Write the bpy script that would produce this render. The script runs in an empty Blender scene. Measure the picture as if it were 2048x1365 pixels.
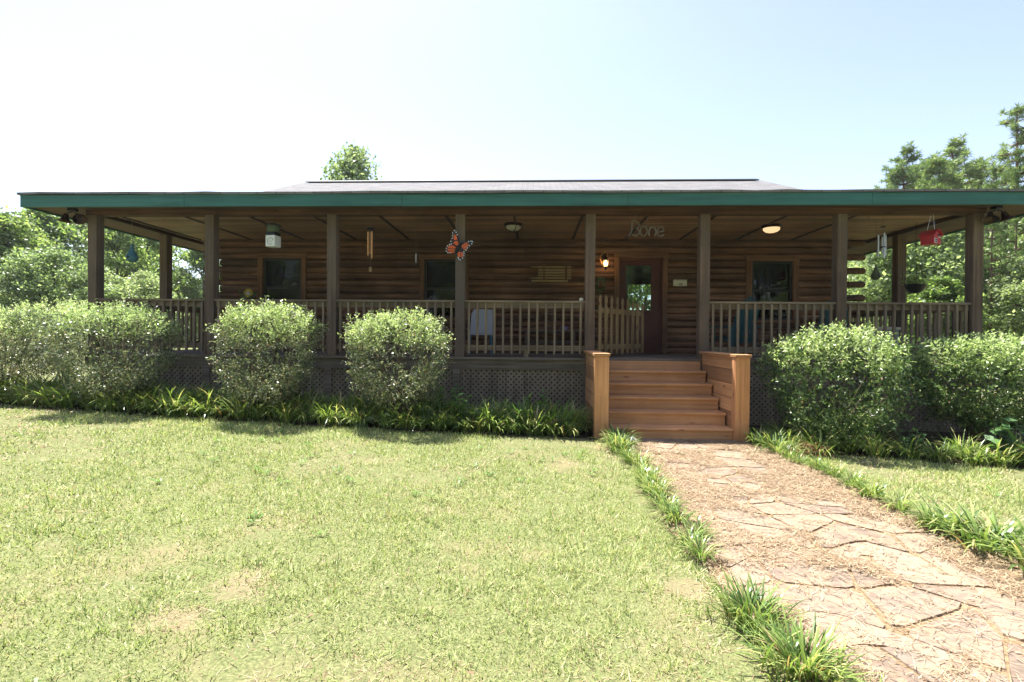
import bpy, math, random
import numpy as np
from mathutils import Vector, Matrix
rnd = random.Random(11)
rs = np.random.default_rng(11)
R = math.radians
scene = bpy.context.scene
COL = scene.collection

# ------------------------------------------------------------------ ground height
GX = [-60, -12, -8, -6, -3, -1, .9, 2.9, 5, 8, 14, 60]
GZ = [.7, .45, .36, .30, .19, .11, .02, 0, -.07, -.10, -.12, -.3]
def gz(x): return float(np.interp(x, GX, GZ))
def gzv(x): return np.interp(x, GX, GZ)

# ------------------------------------------------------------------ object helpers
def thing(name, label, cat, loc=(0, 0, 0), rotz=0, group=None):
    o = bpy.data.objects.new(name, None); COL.objects.link(o)
    o.empty_display_size = .1
    o.location = loc; o.rotation_euler = (0, 0, rotz)
    o['label'] = label; o['category'] = cat
    if group: o['group'] = group
    return o
def tag(o, label, cat, group=None):
    o['label'] = label; o['category'] = cat
    if group: o['group'] = group
    return o
def dup(root, loc, rotz=0, scale=1, label=None, group=None, tilt=(0, 0)):
    r = root.copy(); COL.objects.link(r)
    r.location = loc; r.rotation_euler = (tilt[0], tilt[1], rotz)
    r.scale = scale if hasattr(scale, '__len__') else (scale,)*3
    if label: r['label'] = label
    if group: r['group'] = group
    for ch in list(root.children):
        c = ch.copy(); COL.objects.link(c); c.parent = r
        for g in list(ch.children):
            d = g.copy(); COL.objects.link(d); d.parent = c
    return r
def nmesh(name, V, F, mat, parent=None, smooth=False):
    V = np.asarray(V, dtype=np.float32); F = np.asarray(F, dtype=np.int32)
    n, k = F.shape
    me = bpy.data.meshes.new(name)
    me.vertices.add(len(V)); me.vertices.foreach_set('co', V.ravel())
    me.loops.add(n*k); me.loops.foreach_set('vertex_index', F.ravel())
    me.polygons.add(n)
    me.polygons.foreach_set('loop_start', np.arange(0, n*k, k, dtype=np.int32))
    me.polygons.foreach_set('loop_total', np.full(n, k, dtype=np.int32))
    if smooth: me.polygons.foreach_set('use_smooth', np.ones(n, dtype=bool))
    me.update(calc_edges=True)
    for m in (mat if isinstance(mat, (list, tuple)) else [mat]): me.materials.append(m)
    o = bpy.data.objects.new(name, me); COL.objects.link(o)
    if parent: o.parent = parent
    return o
class MB:
    def __init__(s): s.v = []; s.f = []; s.m = []
    def add(s, vs, fs, mi=0):
        b = len(s.v); s.v += [tuple(p) for p in vs]
        for f in fs: s.f.append([b+i for i in f]); s.m.append(mi)
        return s
    def box(s, x0, x1, y0, y1, z0, z1, mi=0):
        vs = [(x0,y0,z0),(x1,y0,z0),(x1,y1,z0),(x0,y1,z0),(x0,y0,z1),(x1,y0,z1),(x1,y1,z1),(x0,y1,z1)]
        return s.add(vs, [(3,2,1,0),(4,5,6,7),(0,1,5,4),(1,2,6,5),(2,3,7,6),(3,0,4,7)], mi)
    def obox(s, c, size, rot=None, mi=0):
        M = rot if rot is not None else Matrix.Identity(3)
        hx, hy, hz = [q/2 for q in size]
        vs = [Vector(c)+M @ Vector((a*hx, b*hy, d*hz)) for d in (-1,1) for a, b in ((-1,-1),(1,-1),(1,1),(-1,1))]
        return s.add(vs, [(3,2,1,0),(4,5,6,7),(0,1,5,4),(1,2,6,5),(2,3,7,6),(3,0,4,7)], mi)
    def tube(s, pts, r, n=8, caps=True, mi=0):
        pts = [Vector(p) for p in pts]; k = len(pts)
        rr = r if hasattr(r, '__len__') else [r]*k
        rings = []; ref = None
        for i, p in enumerate(pts):
            d = (pts[min(i+1, k-1)]-pts[max(i-1, 0)]).normalized()
            if ref is None:
                ref = Vector((1,0,0)) if abs(d.x) < .9 else Vector((0,1,0))
            u = (ref-d*ref.dot(d)).normalized(); w = d.cross(u); ref = u
            rings.append([p+(u*math.cos(2*math.pi*j/n)+w*math.sin(2*math.pi*j/n))*rr[i] for j in range(n)])
        vs = [q for ring in rings for q in ring]
        fs = [(i*n+j, i*n+(j+1) % n, (i+1)*n+(j+1) % n, (i+1)*n+j) for i in range(k-1) for j in range(n)]
        if caps: fs += [tuple(reversed(range(n))), tuple(range((k-1)*n, k*n))]
        return s.add(vs, fs, mi)
    def cyl(s, p0, p1, r0, r1=None, n=12, caps=True, mi=0):
        return s.tube([p0, p1], [r0, r0 if r1 is None else r1], n, caps, mi)
    def lathe(s, prof, c=(0,0,0), n=20, mi=0):
        vs = []; k = len(prof)
        for r, z in prof:
            for j in range(n):
                a = 2*math.pi*j/n; vs.append((c[0]+max(r,1e-4)*math.cos(a), c[1]+max(r,1e-4)*math.sin(a), c[2]+z))
        fs = [(i*n+j, i*n+(j+1) % n, (i+1)*n+(j+1) % n, (i+1)*n+j) for i in range(k-1) for j in range(n)]
        fs += [tuple(reversed(range(n))), tuple(range((k-1)*n, k*n))]
        return s.add(vs, fs, mi)
    def prism(s, poly, o, u, v, t, mi=0):
        o, u, v, t = map(Vector, (o, u, v, t)); n = len(poly)
        a = [o+u*p[0]+v*p[1] for p in poly]; b = [q+t for q in a]
        fs = [tuple(range(n)), tuple(reversed(range(n, 2*n)))] + [(i, n+i, n+(i+1) % n, (i+1) % n) for i in range(n)]
        return s.add(a+b, fs, mi)
    def build(s, name, mat, parent=None, smooth=False, bevel=0):
        me = bpy.data.meshes.new(name); me.from_pydata(s.v, [], s.f)
        for m in (mat if isinstance(mat, (list, tuple)) else [mat]): me.materials.append(m)
        me.polygons.foreach_set('material_index', s.m)
        import bmesh
        bm = bmesh.new(); bm.from_mesh(me); bmesh.ops.recalc_face_normals(bm, faces=bm.faces); bm.to_mesh(me); bm.free()
        if smooth:
            me.polygons.foreach_set('use_smooth', [True]*len(me.polygons))
            try: me.set_sharp_from_angle(angle=R(40))
            except Exception: pass
        o = bpy.data.objects.new(name, me); COL.objects.link(o)
        if parent: o.parent = parent
        if bevel:
            b = o.modifiers.new('bevel', 'BEVEL'); b.width = bevel; b.segments = 2; b.limit_method = 'ANGLE'
        return o

# ------------------------------------------------------------------ materials
class NT:
    def __init__(s, name):
        m = bpy.data.materials.new(name); m.use_nodes = True
        s.m = m; s.t = m.node_tree; s.n = s.t.nodes; s.n.clear()
        s.out = s.n.new('ShaderNodeOutputMaterial')
    def N(s, t, **kw):
        nd = s.n.new('ShaderNode'+t)
        for k, v in kw.items():
            if k.startswith('i_'): nd.inputs[int(k[2:])].default_value = v
            else: setattr(nd, k, v)
        return nd
    def L(s, a, b): s.t.links.new(a, b)
    def math(s, op, a, b=None, c=None):
        nd = s.N('Math', operation=op)
        for i, q in enumerate((a, b, c)):
            if q is None: continue
            if isinstance(q, (int, float)): nd.inputs[i].default_value = q
            else: s.L(q, nd.inputs[i])
        return nd.outputs[0]
    def mix(s, fac, a, b, mode='MIX'):
        nd = s.N('MixRGB', blend_type=mode)
        for i, q in enumerate((fac, a, b)):
            if isinstance(q, (int, float)): nd.inputs[i].default_value = q
            elif isinstance(q, tuple): nd.inputs[i].default_value = (*q, 1) if len(q) == 3 else q
            else: s.L(q, nd.inputs[i])
        return nd.outputs[0]
    def ramp(s, fac, stops):
        nd = s.N('ValToRGB'); cr = nd.color_ramp
        while len(cr.elements) < len(stops): cr.elements.new(.5)
        for e, (p, c) in zip(cr.elements, stops):
            e.position = p; e.color = (*c, 1) if len(c) == 3 else c
        s.L(fac, nd.inputs[0]); return nd.outputs[0]
    def noise(s, vec, scale, detail=4, rough=.55):
        nd = s.N('TexNoise'); nd.inputs['Scale'].default_value = scale; nd.inputs['Detail'].default_value = detail
        nd.inputs['Roughness'].default_value = rough
        if vec is not None: s.L(vec, nd.inputs['Vector'])
        return nd.outputs['Fac']
    def obj(s): return s.N('TexCoord').outputs['Object']
    def mapped(s, vec, sc):
        nd = s.N('Mapping'); nd.inputs['Scale'].default_value = sc; s.L(vec, nd.inputs['Vector']); return nd.outputs[0]
    def principled(s, col, rough=.6, metal=0., bump=None, bstr=.3, bdist=.01, spec=.4):
        p = s.N('BsdfPrincipled')
        if isinstance(col, tuple): p.inputs['Base Color'].default_value = (*col, 1)
        else: s.L(col, p.inputs['Base Color'])
        if isinstance(rough, (int, float)): p.inputs['Roughness'].default_value = rough
        else: s.L(rough, p.inputs['Roughness'])
        p.inputs['Metallic'].default_value = metal
        p.inputs['Specular IOR Level'].default_value = spec
        if bump is not None:
            b = s.N('Bump'); b.inputs['Strength'].default_value = bstr; b.inputs['Distance'].default_value = bdist
            s.L(bump, b.inputs['Height']); s.L(b.outputs[0], p.inputs['Normal'])
        return p
    def finish(s, sh): s.L(sh.outputs[0] if hasattr(sh, 'outputs') else sh, s.out.inputs[0]); return s.m

def wood(name, ca, cb, cc, axis='X', plank=None, pw=.14, groove=.05, rough=.75, knots=False, grey=None, gap=(.01,.007,.005), streak=1.0):
    """grain along `axis`; ca..cc dark to light; plank = axis across which boards repeat"""
    t = NT(name); o = t.obj()
    sep = t.N('SeparateXYZ'); t.L(o, sep.inputs[0])
    sc = {'X': (.9, 26, 26), 'Y': (26, .9, 26), 'Z': (26, 26, .9)}[axis]
    vec = t.mapped(o, sc)
    if plank:
        q = t.math('DIVIDE', sep.outputs['XYZ'.index(plank)], pw)
        fl = t.math('FLOOR', q); fr = t.math('FRACT', q)
        wn = t.N('TexWhiteNoise', noise_dimensions='1D'); t.L(fl, wn.inputs['W'])
        off = t.N('CombineXYZ'); 
        for i in range(3): t.L(t.math('MULTIPLY', wn.outputs[0], 37.), off.inputs[i])
        va = t.N('VectorMath', operation='ADD'); t.L(vec, va.inputs[0]); t.L(off.outputs[0], va.inputs[1]); vec = va.outputs[0]
    g = t.noise(vec, 1.0, 7, .62)
    col = t.ramp(g, [(.28, ca), (.5, cb), (.74, cc)])
    big = t.noise(o, 1.1, 4, .6)
    col = t.mix(.75*streak, col, t.ramp(big, [(.3, (.42,.42,.44)), (.62, (1.15,1.12,1.08))]), 'MULTIPLY')
    if grey:
        gf = t.ramp(t.noise(t.mapped(o, tuple(.35 if a == axis else 3. for a in 'XYZ')), 1.6, 5, .65), [(.42, (0,0,0)), (.68, (1,1,1))])
        col = t.mix(t.math('MULTIPLY', gf, .8), col, grey)
    if plank:
        col = t.mix(1.0, col, t.ramp(wn.outputs[0], [(0, (.62,.6,.6)), (1, (1.2,1.18,1.12))]), 'MULTIPLY')
        edge = t.math('MINIMUM', fr, t.math('SUBTRACT', 1., fr))
        gm = t.math('LESS_THAN', edge, groove)
        col = t.mix(gm, col, gap)
    if knots:
        vo = t.N('TexVoronoi'); vo.inputs['Scale'].default_value = 1.0
        t.L(t.mapped(o, tuple(2.2 if a == axis else 6.5 for a in 'XYZ')), vo.inputs['Vector'])
        km = t.ramp(vo.outputs['Distance'], [(.05, (1,1,1)), (.15, (0,0,0))])
        col = t.mix(t.math('MULTIPLY', km, .75), col, tuple(q*.3 for q in ca))
    h = g
    if plank: h = t.math('SUBTRACT', g, t.math('MULTIPLY', gm, 2.5))
    return t.finish(t.principled(col, rough, bump=h, bstr=.35, bdist=.006, spec=.25))

def plain(name, col, rough=.5, metal=0., var=.15, scale=12, spec=.4):
    t = NT(name); o = t.obj()
    n = t.noise(o, scale, 5, .6)
    lo = tuple(c*(1-var) for c in col); hi = tuple(min(1, c*(1+var)) for c in col)
    c = t.ramp(n, [(.3, lo), (.7, hi)])
    return t.finish(t.principled(c, rough, metal, bump=n, bstr=.08, bdist=.004, spec=spec))

def leafmat(name, stops, trans=.35, rough=.5, tint=None, hue=0):
    t = NT(name); g = t.N('NewGeometry')
    col = t.ramp(g.outputs['Random Per Island'], stops)
    oi = t.N('ObjectInfo')
    col = t.mix(1.0, col, t.ramp(oi.outputs['Random'], [(0, (.82,.86,.8)), (1, (1.15,1.1,1.1))]), 'MULTIPLY')
    p = t.principled(col, rough, spec=.35)
    tr = t.N('BsdfTranslucent'); t.L(t.mix(1.0, col, tint or (1.25,1.3,.7), 'MULTIPLY'), tr.inputs[0])
    mx = t.N('MixShader'); mx.inputs[0].default_value = trans
    t.L(p.outputs[0], mx.inputs[1]); t.L(tr.outputs[0], mx.inputs[2])
    return t.finish(mx)

def emit(name, col, st):
    t = NT(name); e = t.N('Emission'); e.inputs[0].default_value = (*col, 1); e.inputs[1].default_value = st
    return t.finish(e)

def thin_glass(name, tint=(.85,.9,.88), refl=.06, rough=.02):
    t = NT(name)
    tr = t.N('BsdfTransparent'); tr.inputs[0].default_value = (*tint, 1)
    gl = t.N('BsdfGlossy'); gl.inputs['Roughness'].default_value = rough
    fr = t.N('Fresnel'); fr.inputs[0].default_value = 1.5
    mx = t.N('MixShader'); t.L(t.math('ADD', fr.outputs[0], refl), mx.inputs[0])
    t.L(tr.outputs[0], mx.inputs[1]); t.L(gl.outputs[0], mx.inputs[2])
    return t.finish(mx)

M = {}
M['log'] = wood('log_wood', (.065,.033,.02), (.22,.112,.064), (.41,.22,.13), 'X', 'Z', .14, .0, .7, grey=(.05,.035,.026), streak=1.1)
M['logY'] = wood('log_wood_side', (.065,.033,.02), (.22,.112,.064), (.41,.22,.13), 'Y', 'Z', .14, .0, .7, grey=(.05,.035,.026))
M['logend'] = wood('log_end_wood', (.05,.027,.015), (.12,.068,.038), (.19,.11,.065), 'Y', None, rough=.8)
M['trim'] = wood('trim_wood', (.085,.042,.023), (.17,.085,.046), (.26,.14,.08), 'Z', None, rough=.7, knots=True)
M['trimX'] = wood('trim_wood_level', (.085,.042,.023), (.17,.085,.046), (.26,.14,.08), 'X', None, rough=.7, knots=True)
M['post'] = wood('post_wood', (.065,.042,.028), (.145,.098,.066), (.23,.16,.108), 'Z', None, rough=.85, grey=(.105,.085,.068))
M['rail'] = wood('rail_wood', (.11,.077,.046), (.225,.168,.107), (.34,.26,.17), 'Z', None, rough=.85, grey=(.15,.12,.09))
M['railX'] = wood('rail_wood_level', (.11,.077,.046), (.225,.168,.107), (.34,.26,.17), 'X', None, rough=.85, grey=(.15,.12,.09))
M['railY'] = wood('rail_wood_side', (.11,.077,.046), (.225,.168,.107), (.34,.26,.17), 'Y', None, rough=.85, grey=(.15,.12,.09))
M['picket'] = wood('picket_wood', (.13,.08,.035), (.28,.19,.09), (.4,.285,.145), 'Z', None, rough=.8, knots=True)
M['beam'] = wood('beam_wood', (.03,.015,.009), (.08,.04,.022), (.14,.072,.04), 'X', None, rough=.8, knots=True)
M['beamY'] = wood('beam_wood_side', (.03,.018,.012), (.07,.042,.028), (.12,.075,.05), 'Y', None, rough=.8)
M['ceil'] = wood('ceiling_boards', (.2,.108,.064), (.37,.21,.128), (.53,.325,.205), 'X', 'Y', .135, .04, .7, grey=(.2,.15,.1), gap=(.05,.03,.02))
M['batten'] = plain('batten_brown', (.035,.022,.014), .7)
M['deck'] = wood('deck_boards', (.13,.1,.075), (.25,.2,.15), (.36,.3,.23), 'X', 'Y', .14, .04, .85, grey=(.2,.18,.15))
M['deckrim'] = wood('deck_rim', (.08,.065,.05), (.16,.13,.1), (.24,.2,.155), 'X', None, rough=.85)
M['lattice'] = wood('lattice_wood', (.14,.11,.08), (.25,.2,.15), (.35,.29,.22), 'Z', None, rough=.9)
M['cedarX'] = wood('cedar_level', (.42,.195,.085), (.57,.295,.14), (.68,.38,.19), 'X', None, rough=.55, knots=True, streak=.6)
M['cedarZ'] = wood('cedar_upright', (.44,.19,.08), (.59,.285,.13), (.7,.37,.18), 'Z', None, rough=.55, knots=True, streak=.6)
M['cedarY'] = wood('cedar_planks', (.42,.195,.085), (.57,.295,.14), (.68,.38,.19), 'Y', 'Z', .19, .018, .55, knots=True, gap=(.06,.022,.01), streak=.45)
M['teal'] = wood('teal_paint', (.025,.095,.08), (.04,.14,.122), (.055,.175,.155), 'X', None, rough=.6, streak=.35)
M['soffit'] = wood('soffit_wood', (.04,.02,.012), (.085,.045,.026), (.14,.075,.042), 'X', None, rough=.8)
M['darkmetal'] = plain('dark_metal', (.02,.02,.02), .4, .6)
M['black'] = plain('black_plastic', (.012,.012,.014), .45)
M['bronze'] = plain('bronze_metal', (.05,.03,.02), .4, .8)
M['copper'] = plain('copper_metal', (.6,.3,.12), .35, .9)
M['silver'] = plain('silver_metal', (.6,.6,.6), .3, .9)
M['white'] = plain('white_paint', (.72,.72,.72), .5, var=.05)
M['offwhite'] = plain('cream_paint', (.6,.57,.45), .6, var=.08)
M['greywire'] = plain('worn_steel', (.16,.135,.105), .65, .2)
M['maroon'] = plain('maroon_paint', (.085,.016,.013), .45, var=.2, scale=4)
M['sash'] = plain('dark_sash', (.02,.018,.016), .5)
M['tealplastic'] = plain('teal_plastic', (.014,.075,.085), .5)
M['orange'] = plain('orange_enamel', (.6,.105,.02), .4, var=.3, scale=30)
M['bluegourd'] = plain('blue_gourd', (.05,.15,.2), .6, var=.3)
M['greengourd'] = plain('green_gourd', (.07,.09,.045), .7, var=.3)
M['red'] = plain('red_paint', (.42,.025,.03), .5, var=.15)
M['purple'] = plain('purple_glaze', (.35,.25,.5), .5)
M['blueware'] = plain('blue_glaze', (.12,.18,.45), .3, var=.6, scale=18)
M['clay'] = plain('dark_pot', (.03,.025,.022), .6)
M['sunyellow'] = plain('sunflower_yellow', (.62,.42,.05), .6, var=.2)
M['sleigh'] = wood('sled_wood', (.25,.16,.07), (.42,.29,.14), (.55,.4,.22), 'X', None, rough=.6)
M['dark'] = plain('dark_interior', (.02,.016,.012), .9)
M['pale_sheet'] = plain('pale_beige', (.3,.29,.24), .9, var=.25, scale=6)
M['glass'] = thin_glass('door_glass', refl=.0)
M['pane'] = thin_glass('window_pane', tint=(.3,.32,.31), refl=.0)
M['frost'] = thin_glass('lamp_glass', tint=(.95,.9,.8), refl=.05, rough=.2)
M['bulb'] = emit('bulb_glow', (1., .62, .25), 9)
M['bulbdome'] = emit('dome_glow', (1., .66, .34), .38)
M['offdome'] = plain('unlit_dome', (.4,.4,.38), .3)
M['rock'] = plain('pale_rock', (.42,.41,.4), .8, var=.2)
M['bark'] = wood('bark', (.035,.026,.02), (.1,.075,.055), (.19,.145,.11), 'Z', None, rough=.95)
M['pinebark'] = wood('pine_bark', (.06,.035,.025), (.16,.095,.07), (.27,.17,.13), 'Z', None, rough=.95)
M['twig'] = plain('shrub_stem', (.11,.08,.055), .9, var=.3)

def roof_mat():
    t = NT('roof_shingles'); o = t.obj()
    br = t.N('TexBrick'); t.L(t.mapped(o, (1, 1, 1)), br.inputs['Vector'])
    br.inputs['Scale'].default_value = 1.0; br.inputs['Brick Width'].default_value = .3; br.inputs['Row Height'].default_value = .13
    br.inputs['Mortar Size'].default_value = .006
    br.inputs['Color1'].default_value = (.155,.152,.15,1); br.inputs['Color2'].default_value = (.215,.21,.207,1); br.inputs['Mortar'].default_value = (.07,.065,.065,1)
    n = t.noise(o, 2.5, 5, .7)
    col = t.mix(.6, br.outputs['Color'], t.ramp(n, [(.3, (.75,.78,.78)), (.7, (1.15,1.08,1.08))]), 'MULTIPLY')
    n2 = t.noise(o, 160, 2)
    col = t.mix(.5, col, t.ramp(n2, [(.35, (.6,.6,.6)), (.65, (1.3,1.3,1.3))]), 'MULTIPLY')
    return t.finish(t.principled(col, .95, bump=t.math('ADD', br.outputs['Fac'], n2), bstr=.5, bdist=.01, spec=.2))
M['roof'] = roof_mat()

BARE = [(-1.42, -5.75, .2), (-1.55, -6.1, .16), (.82, -5.5, .15), (-3.4, -5.2, .1)]
def lawn_mat():
    t = NT('lawn_ground'); o = t.obj()
    a = t.noise(o, 1.3, 6, .65); b = t.noise(o, 75, 5, .75)
    col = t.ramp(b, [(.3, (.055,.062,.026)), (.5, (.15,.165,.065)), (.72, (.28,.28,.125))])
    dry = t.ramp(a, [(.52, (0,0,0)), (.7, (1,1,1))])
    col = t.mix(t.math('MULTIPLY', dry, .55), col, (.27,.2,.12))
    for (cx, cy, rad_) in BARE:
        vd = t.N('VectorMath', operation='DISTANCE'); t.L(o, vd.inputs[0]); vd.inputs[1].default_value = (cx, cy, gz(cx))
        q = t.math('ADD', t.math('DIVIDE', vd.outputs['Value'], rad_), t.math('MULTIPLY', t.math('SUBTRACT', t.noise(o, 9, 5, .7), .5), 2.2))
        col = t.mix(t.math('MULTIPLY', t.ramp(q, [(.55, (1,1,1)), (1., (0,0,0))]), .45), col, (.27,.19,.125))
    return t.finish(t.principled(col, .95, bump=b, bstr=.6, bdist=.012, spec=.1))
M['lawn'] = lawn_mat()
def mulch_mat():
    t = NT('bed_mulch'); o = t.obj()
    b = t.noise(o, 45, 5, .75)
    col = t.ramp(b, [(.3, (.018,.013,.009)), (.55, (.06,.042,.028)), (.78, (.14,.1,.065))])
    return t.finish(t.principled(col, .95, bump=b, bstr=1., bdist=.03, spec=.1))
M['mulch'] = mulch_mat()
def pathbase_mat():
    t = NT('path_earth'); o = t.obj()
    b = t.noise(o, 30, 6, .75); a = t.noise(o, 3, 4)
    col = t.ramp(b, [(.28, (.13,.085,.045)), (.5, (.27,.19,.11)), (.75, (.4,.3,.19))])
    col = t.mix(.4, col, t.ramp(a, [(.35, (.75,.72,.68)), (.7, (1.15,1.1,1.05))]), 'MULTIPLY')
    return t.finish(t.principled(col, .95, bump=b, bstr=.8, bdist=.015, spec=.1))
def stone_mat():
    t = NT('flagstone'); o = t.obj(); g = t.N('NewGeometry')
    base = t.ramp(g.outputs['Random Per Island'], [(0, (.19,.145,.112)), (.35, (.295,.225,.165)), (.65, (.265,.2,.143)), (.85, (.21,.168,.132)), (1, (.31,.235,.168))])
    a = t.noise(t.mapped(o, (3, 9, 3)), 2.2, 7, .65); b = t.noise(o, 50, 4, .7)
    col = t.mix(.8, base, t.ramp(a, [(.3, (.62,.6,.6)), (.65, (1.12,1.1,1.06))]), 'MULTIPLY')
    dust = t.ramp(t.noise(o, 6, 6, .7), [(.45, (0,0,0)), (.62, (1,1,1))])
    col = t.mix(t.math('MULTIPLY', dust, .75), col, (.31,.225,.145))
    return t.finish(t.principled(col, .85, bump=t.math('ADD', a, b), bstr=.4, bdist=.01, spec=.2))
M['patht'] = pathbase_mat(); M['stone'] = stone_mat()

M['grass'] = leafmat('grass_blades', [(0, (.1,.155,.045)), (.25, (.25,.325,.1)), (.6, (.42,.475,.17)), (.84, (.54,.55,.26)), (.94, (.55,.48,.3)), (1, (.42,.28,.17))], .3, .5, tint=(1.1,1.2,.85))
M['straw'] = leafmat('dry_straw', [(0, (.14,.085,.045)), (.35, (.3,.2,.115)), (.75, (.45,.34,.215)), (1, (.53,.43,.3))], .1, .8, tint=(1,1,1))
M['lirio'] = leafmat('strap_leaves', [(0, (.06,.115,.03)), (.4, (.14,.225,.055)), (.7, (.27,.36,.1)), (.9, (.45,.48,.2)), (.97, (.46,.37,.2)), (1, (.3,.17,.09))], .34, .3)
M['shrub'] = leafmat('shrub_leaves', [(0, (.05,.07,.035)), (.35, (.13,.165,.085)), (.68, (.29,.33,.19)), (.9, (.5,.5,.36)), (.96, (.36,.24,.18)), (1, (.27,.16,.12))], .36, .3, tint=(1.15,1.2,.8))
M['shrubgreen'] = leafmat('green_shrub_leaves', [(0, (.035,.065,.025)), (.4, (.09,.15,.05)), (.75, (.2,.28,.1)), (.94, (.38,.43,.2)), (1, (.26,.14,.1))], .34, .32, tint=(1.1,1.25,.75))
M['newleaf_sunlit'] = leafmat('new_sunlit_shrub_leaves', [(0, (.26,.35,.12)), (.5, (.43,.52,.22)), (1, (.6,.65,.38))], .45, .36, tint=(1.1,1.2,.85))  # new growth, brightened further to put sunlit tops into the colour
M['tree'] = leafmat('tree_leaves', [(0, (.07,.115,.04)), (.5, (.18,.26,.08)), (.85, (.33,.41,.15)), (1, (.46,.5,.23))], .5, .38, tint=(1.2,1.3,.75))
M['treepale'] = leafmat('pale_tree_leaves', [(0, (.1,.145,.065)), (.5, (.26,.33,.16)), (1, (.47,.52,.3))], .5, .38, tint=(1.2,1.3,.8))
M['pine'] = leafmat('pine_needles', [(0, (.07,.13,.05)), (.5, (.17,.25,.09)), (1, (.32,.38,.15))], .38, .42)
M['fern'] = leafmat('fern_leaves', [(0, (.1,.17,.07)), (1, (.24,.33,.17))], .3, .5)
M['weed'] = leafmat('soft_leaves', [(0, (.09,.2,.04)), (1, (.2,.34,.08))], .35, .45)
M['canna'] = leafmat('broad_leaves', [(0, (.05,.13,.04)), (1, (.12,.22,.08))], .3, .35)
M['deadleaf'] = leafmat('dead_leaves', [(0, (.14,.07,.035)), (1, (.36,.22,.11))], .1, .8, tint=(1,1,1))

# ------------------------------------------------------------------ camera, sun, sky
cam = bpy.data.cameras.new('camera'); co = bpy.data.objects.new('camera', cam); COL.objects.link(co)
cam.sensor_width = 36; cam.lens = 36*1005/2048; cam.clip_end = 3000; cam.clip_start = .05
yaw, pit, rol = R(2.3), R(.5), R(.45)
f = Vector((-math.sin(yaw), math.cos(yaw), 0)); r = Vector((math.cos(yaw), math.sin(yaw), 0)); u = Vector((0, 0, 1))
f2 = f*math.cos(pit)-u*math.sin(pit); u2 = u*math.cos(pit)+f*math.sin(pit)
r3 = r*math.cos(rol)+u2*math.sin(rol); u3 = u2*math.cos(rol)-r*math.sin(rol)
m3 = Matrix((r3, u3, -f2)).transposed()
co.matrix_world = Matrix.Translation((0, -8.2, 1.37)) @ m3.to_4x4()
scene.camera = co
S = Vector((-.25, .368, 1.)).normalized()
sl = bpy.data.lights.new('sun', 'SUN'); sl.energy = 5.0; sl.angle = R(.5); sl.color = (1, .97, .92)
so = bpy.data.objects.new('sun', sl); COL.objects.link(so)
so.rotation_euler = S.to_track_quat('Z', 'Y').to_euler(); so.location = (-10, 15, 40)
w = bpy.data.worlds.new('World'); scene.world = w; w.use_nodes = True
wn = w.node_tree; wn.nodes.clear()
sky = wn.nodes.new('ShaderNodeTexSky'); sky.sky_type = 'NISHITA'; sky.sun_disc = False
sky.sun_elevation = math.asin(S.z); sky.sun_rotation = math.atan2(S.x, S.y)
sky.air_density = 1.0; sky.dust_density = 1.0; sky.ozone_density = 2.0
bg = wn.nodes.new('ShaderNodeBackground'); bg.inputs[1].default_value = .098
wo = wn.nodes.new('ShaderNodeOutputWorld')
hs = wn.nodes.new('ShaderNodeHueSaturation'); hs.inputs['Saturation'].default_value = .85; hs.inputs['Hue'].default_value = .512
wn.links.new(sky.outputs[0], hs.inputs['Color']); wn.links.new(hs.outputs[0], bg.inputs[0]); wn.links.new(bg.outputs[0], wo.inputs[0])
scene.view_settings.view_transform = 'Standard'; scene.view_settings.look = 'None'
scene.view_settings.exposure = 1.62; scene.view_settings.gamma = 1
scene.cycles.max_bounces = 8; scene.cycles.transparent_max_bounces = 12

# ------------------------------------------------------------------ noise in numpy
_grid = rs.random((256, 256))
def vnoise(x, y, s):
    x = np.asarray(x)*s+100; y = np.asarray(y)*s+100
    xi = np.floor(x).astype(int); yi = np.floor(y).astype(int); fx = x-xi; fy = y-yi
    fx = fx*fx*(3-2*fx); fy = fy*fy*(3-2*fy)
    g = lambda a, b: _grid[a % 256, b % 256]
    return (g(xi,yi)*(1-fx)+g(xi+1,yi)*fx)*(1-fy)+(g(xi,yi+1)*(1-fx)+g(xi+1,yi+1)*fx)*fy
def unit(n):
    v = rs.normal(size=(n, 3)); return v/np.linalg.norm(v, axis=1, keepdims=True)
def nrm(v): return v/np.maximum(np.linalg.norm(v, axis=1, keepdims=True), 1e-9)
def leaf_quads(P, D, N, L, W):
    D = nrm(D); Sd = nrm(np.cross(D, N)); L = np.asarray(L).reshape(-1, 1); W = np.asarray(W).reshape(-1, 1)
    nn = nrm(np.cross(Sd, D))
    V = np.stack([P, P+D*L*.45+Sd*W*.5+nn*W*.12, P+D*L, P+D*L*.45-Sd*W*.5+nn*W*.12], 1).reshape(-1, 3)
    return V, np.arange(len(P)*4).reshape(-1, 4)
def merge(parts):
    Vs, Fs, b = [], [], 0
    for V, F in parts: Vs.append(V); Fs.append(F+b); b += len(V)
    return np.concatenate(Vs), np.concatenate(Fs)
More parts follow.
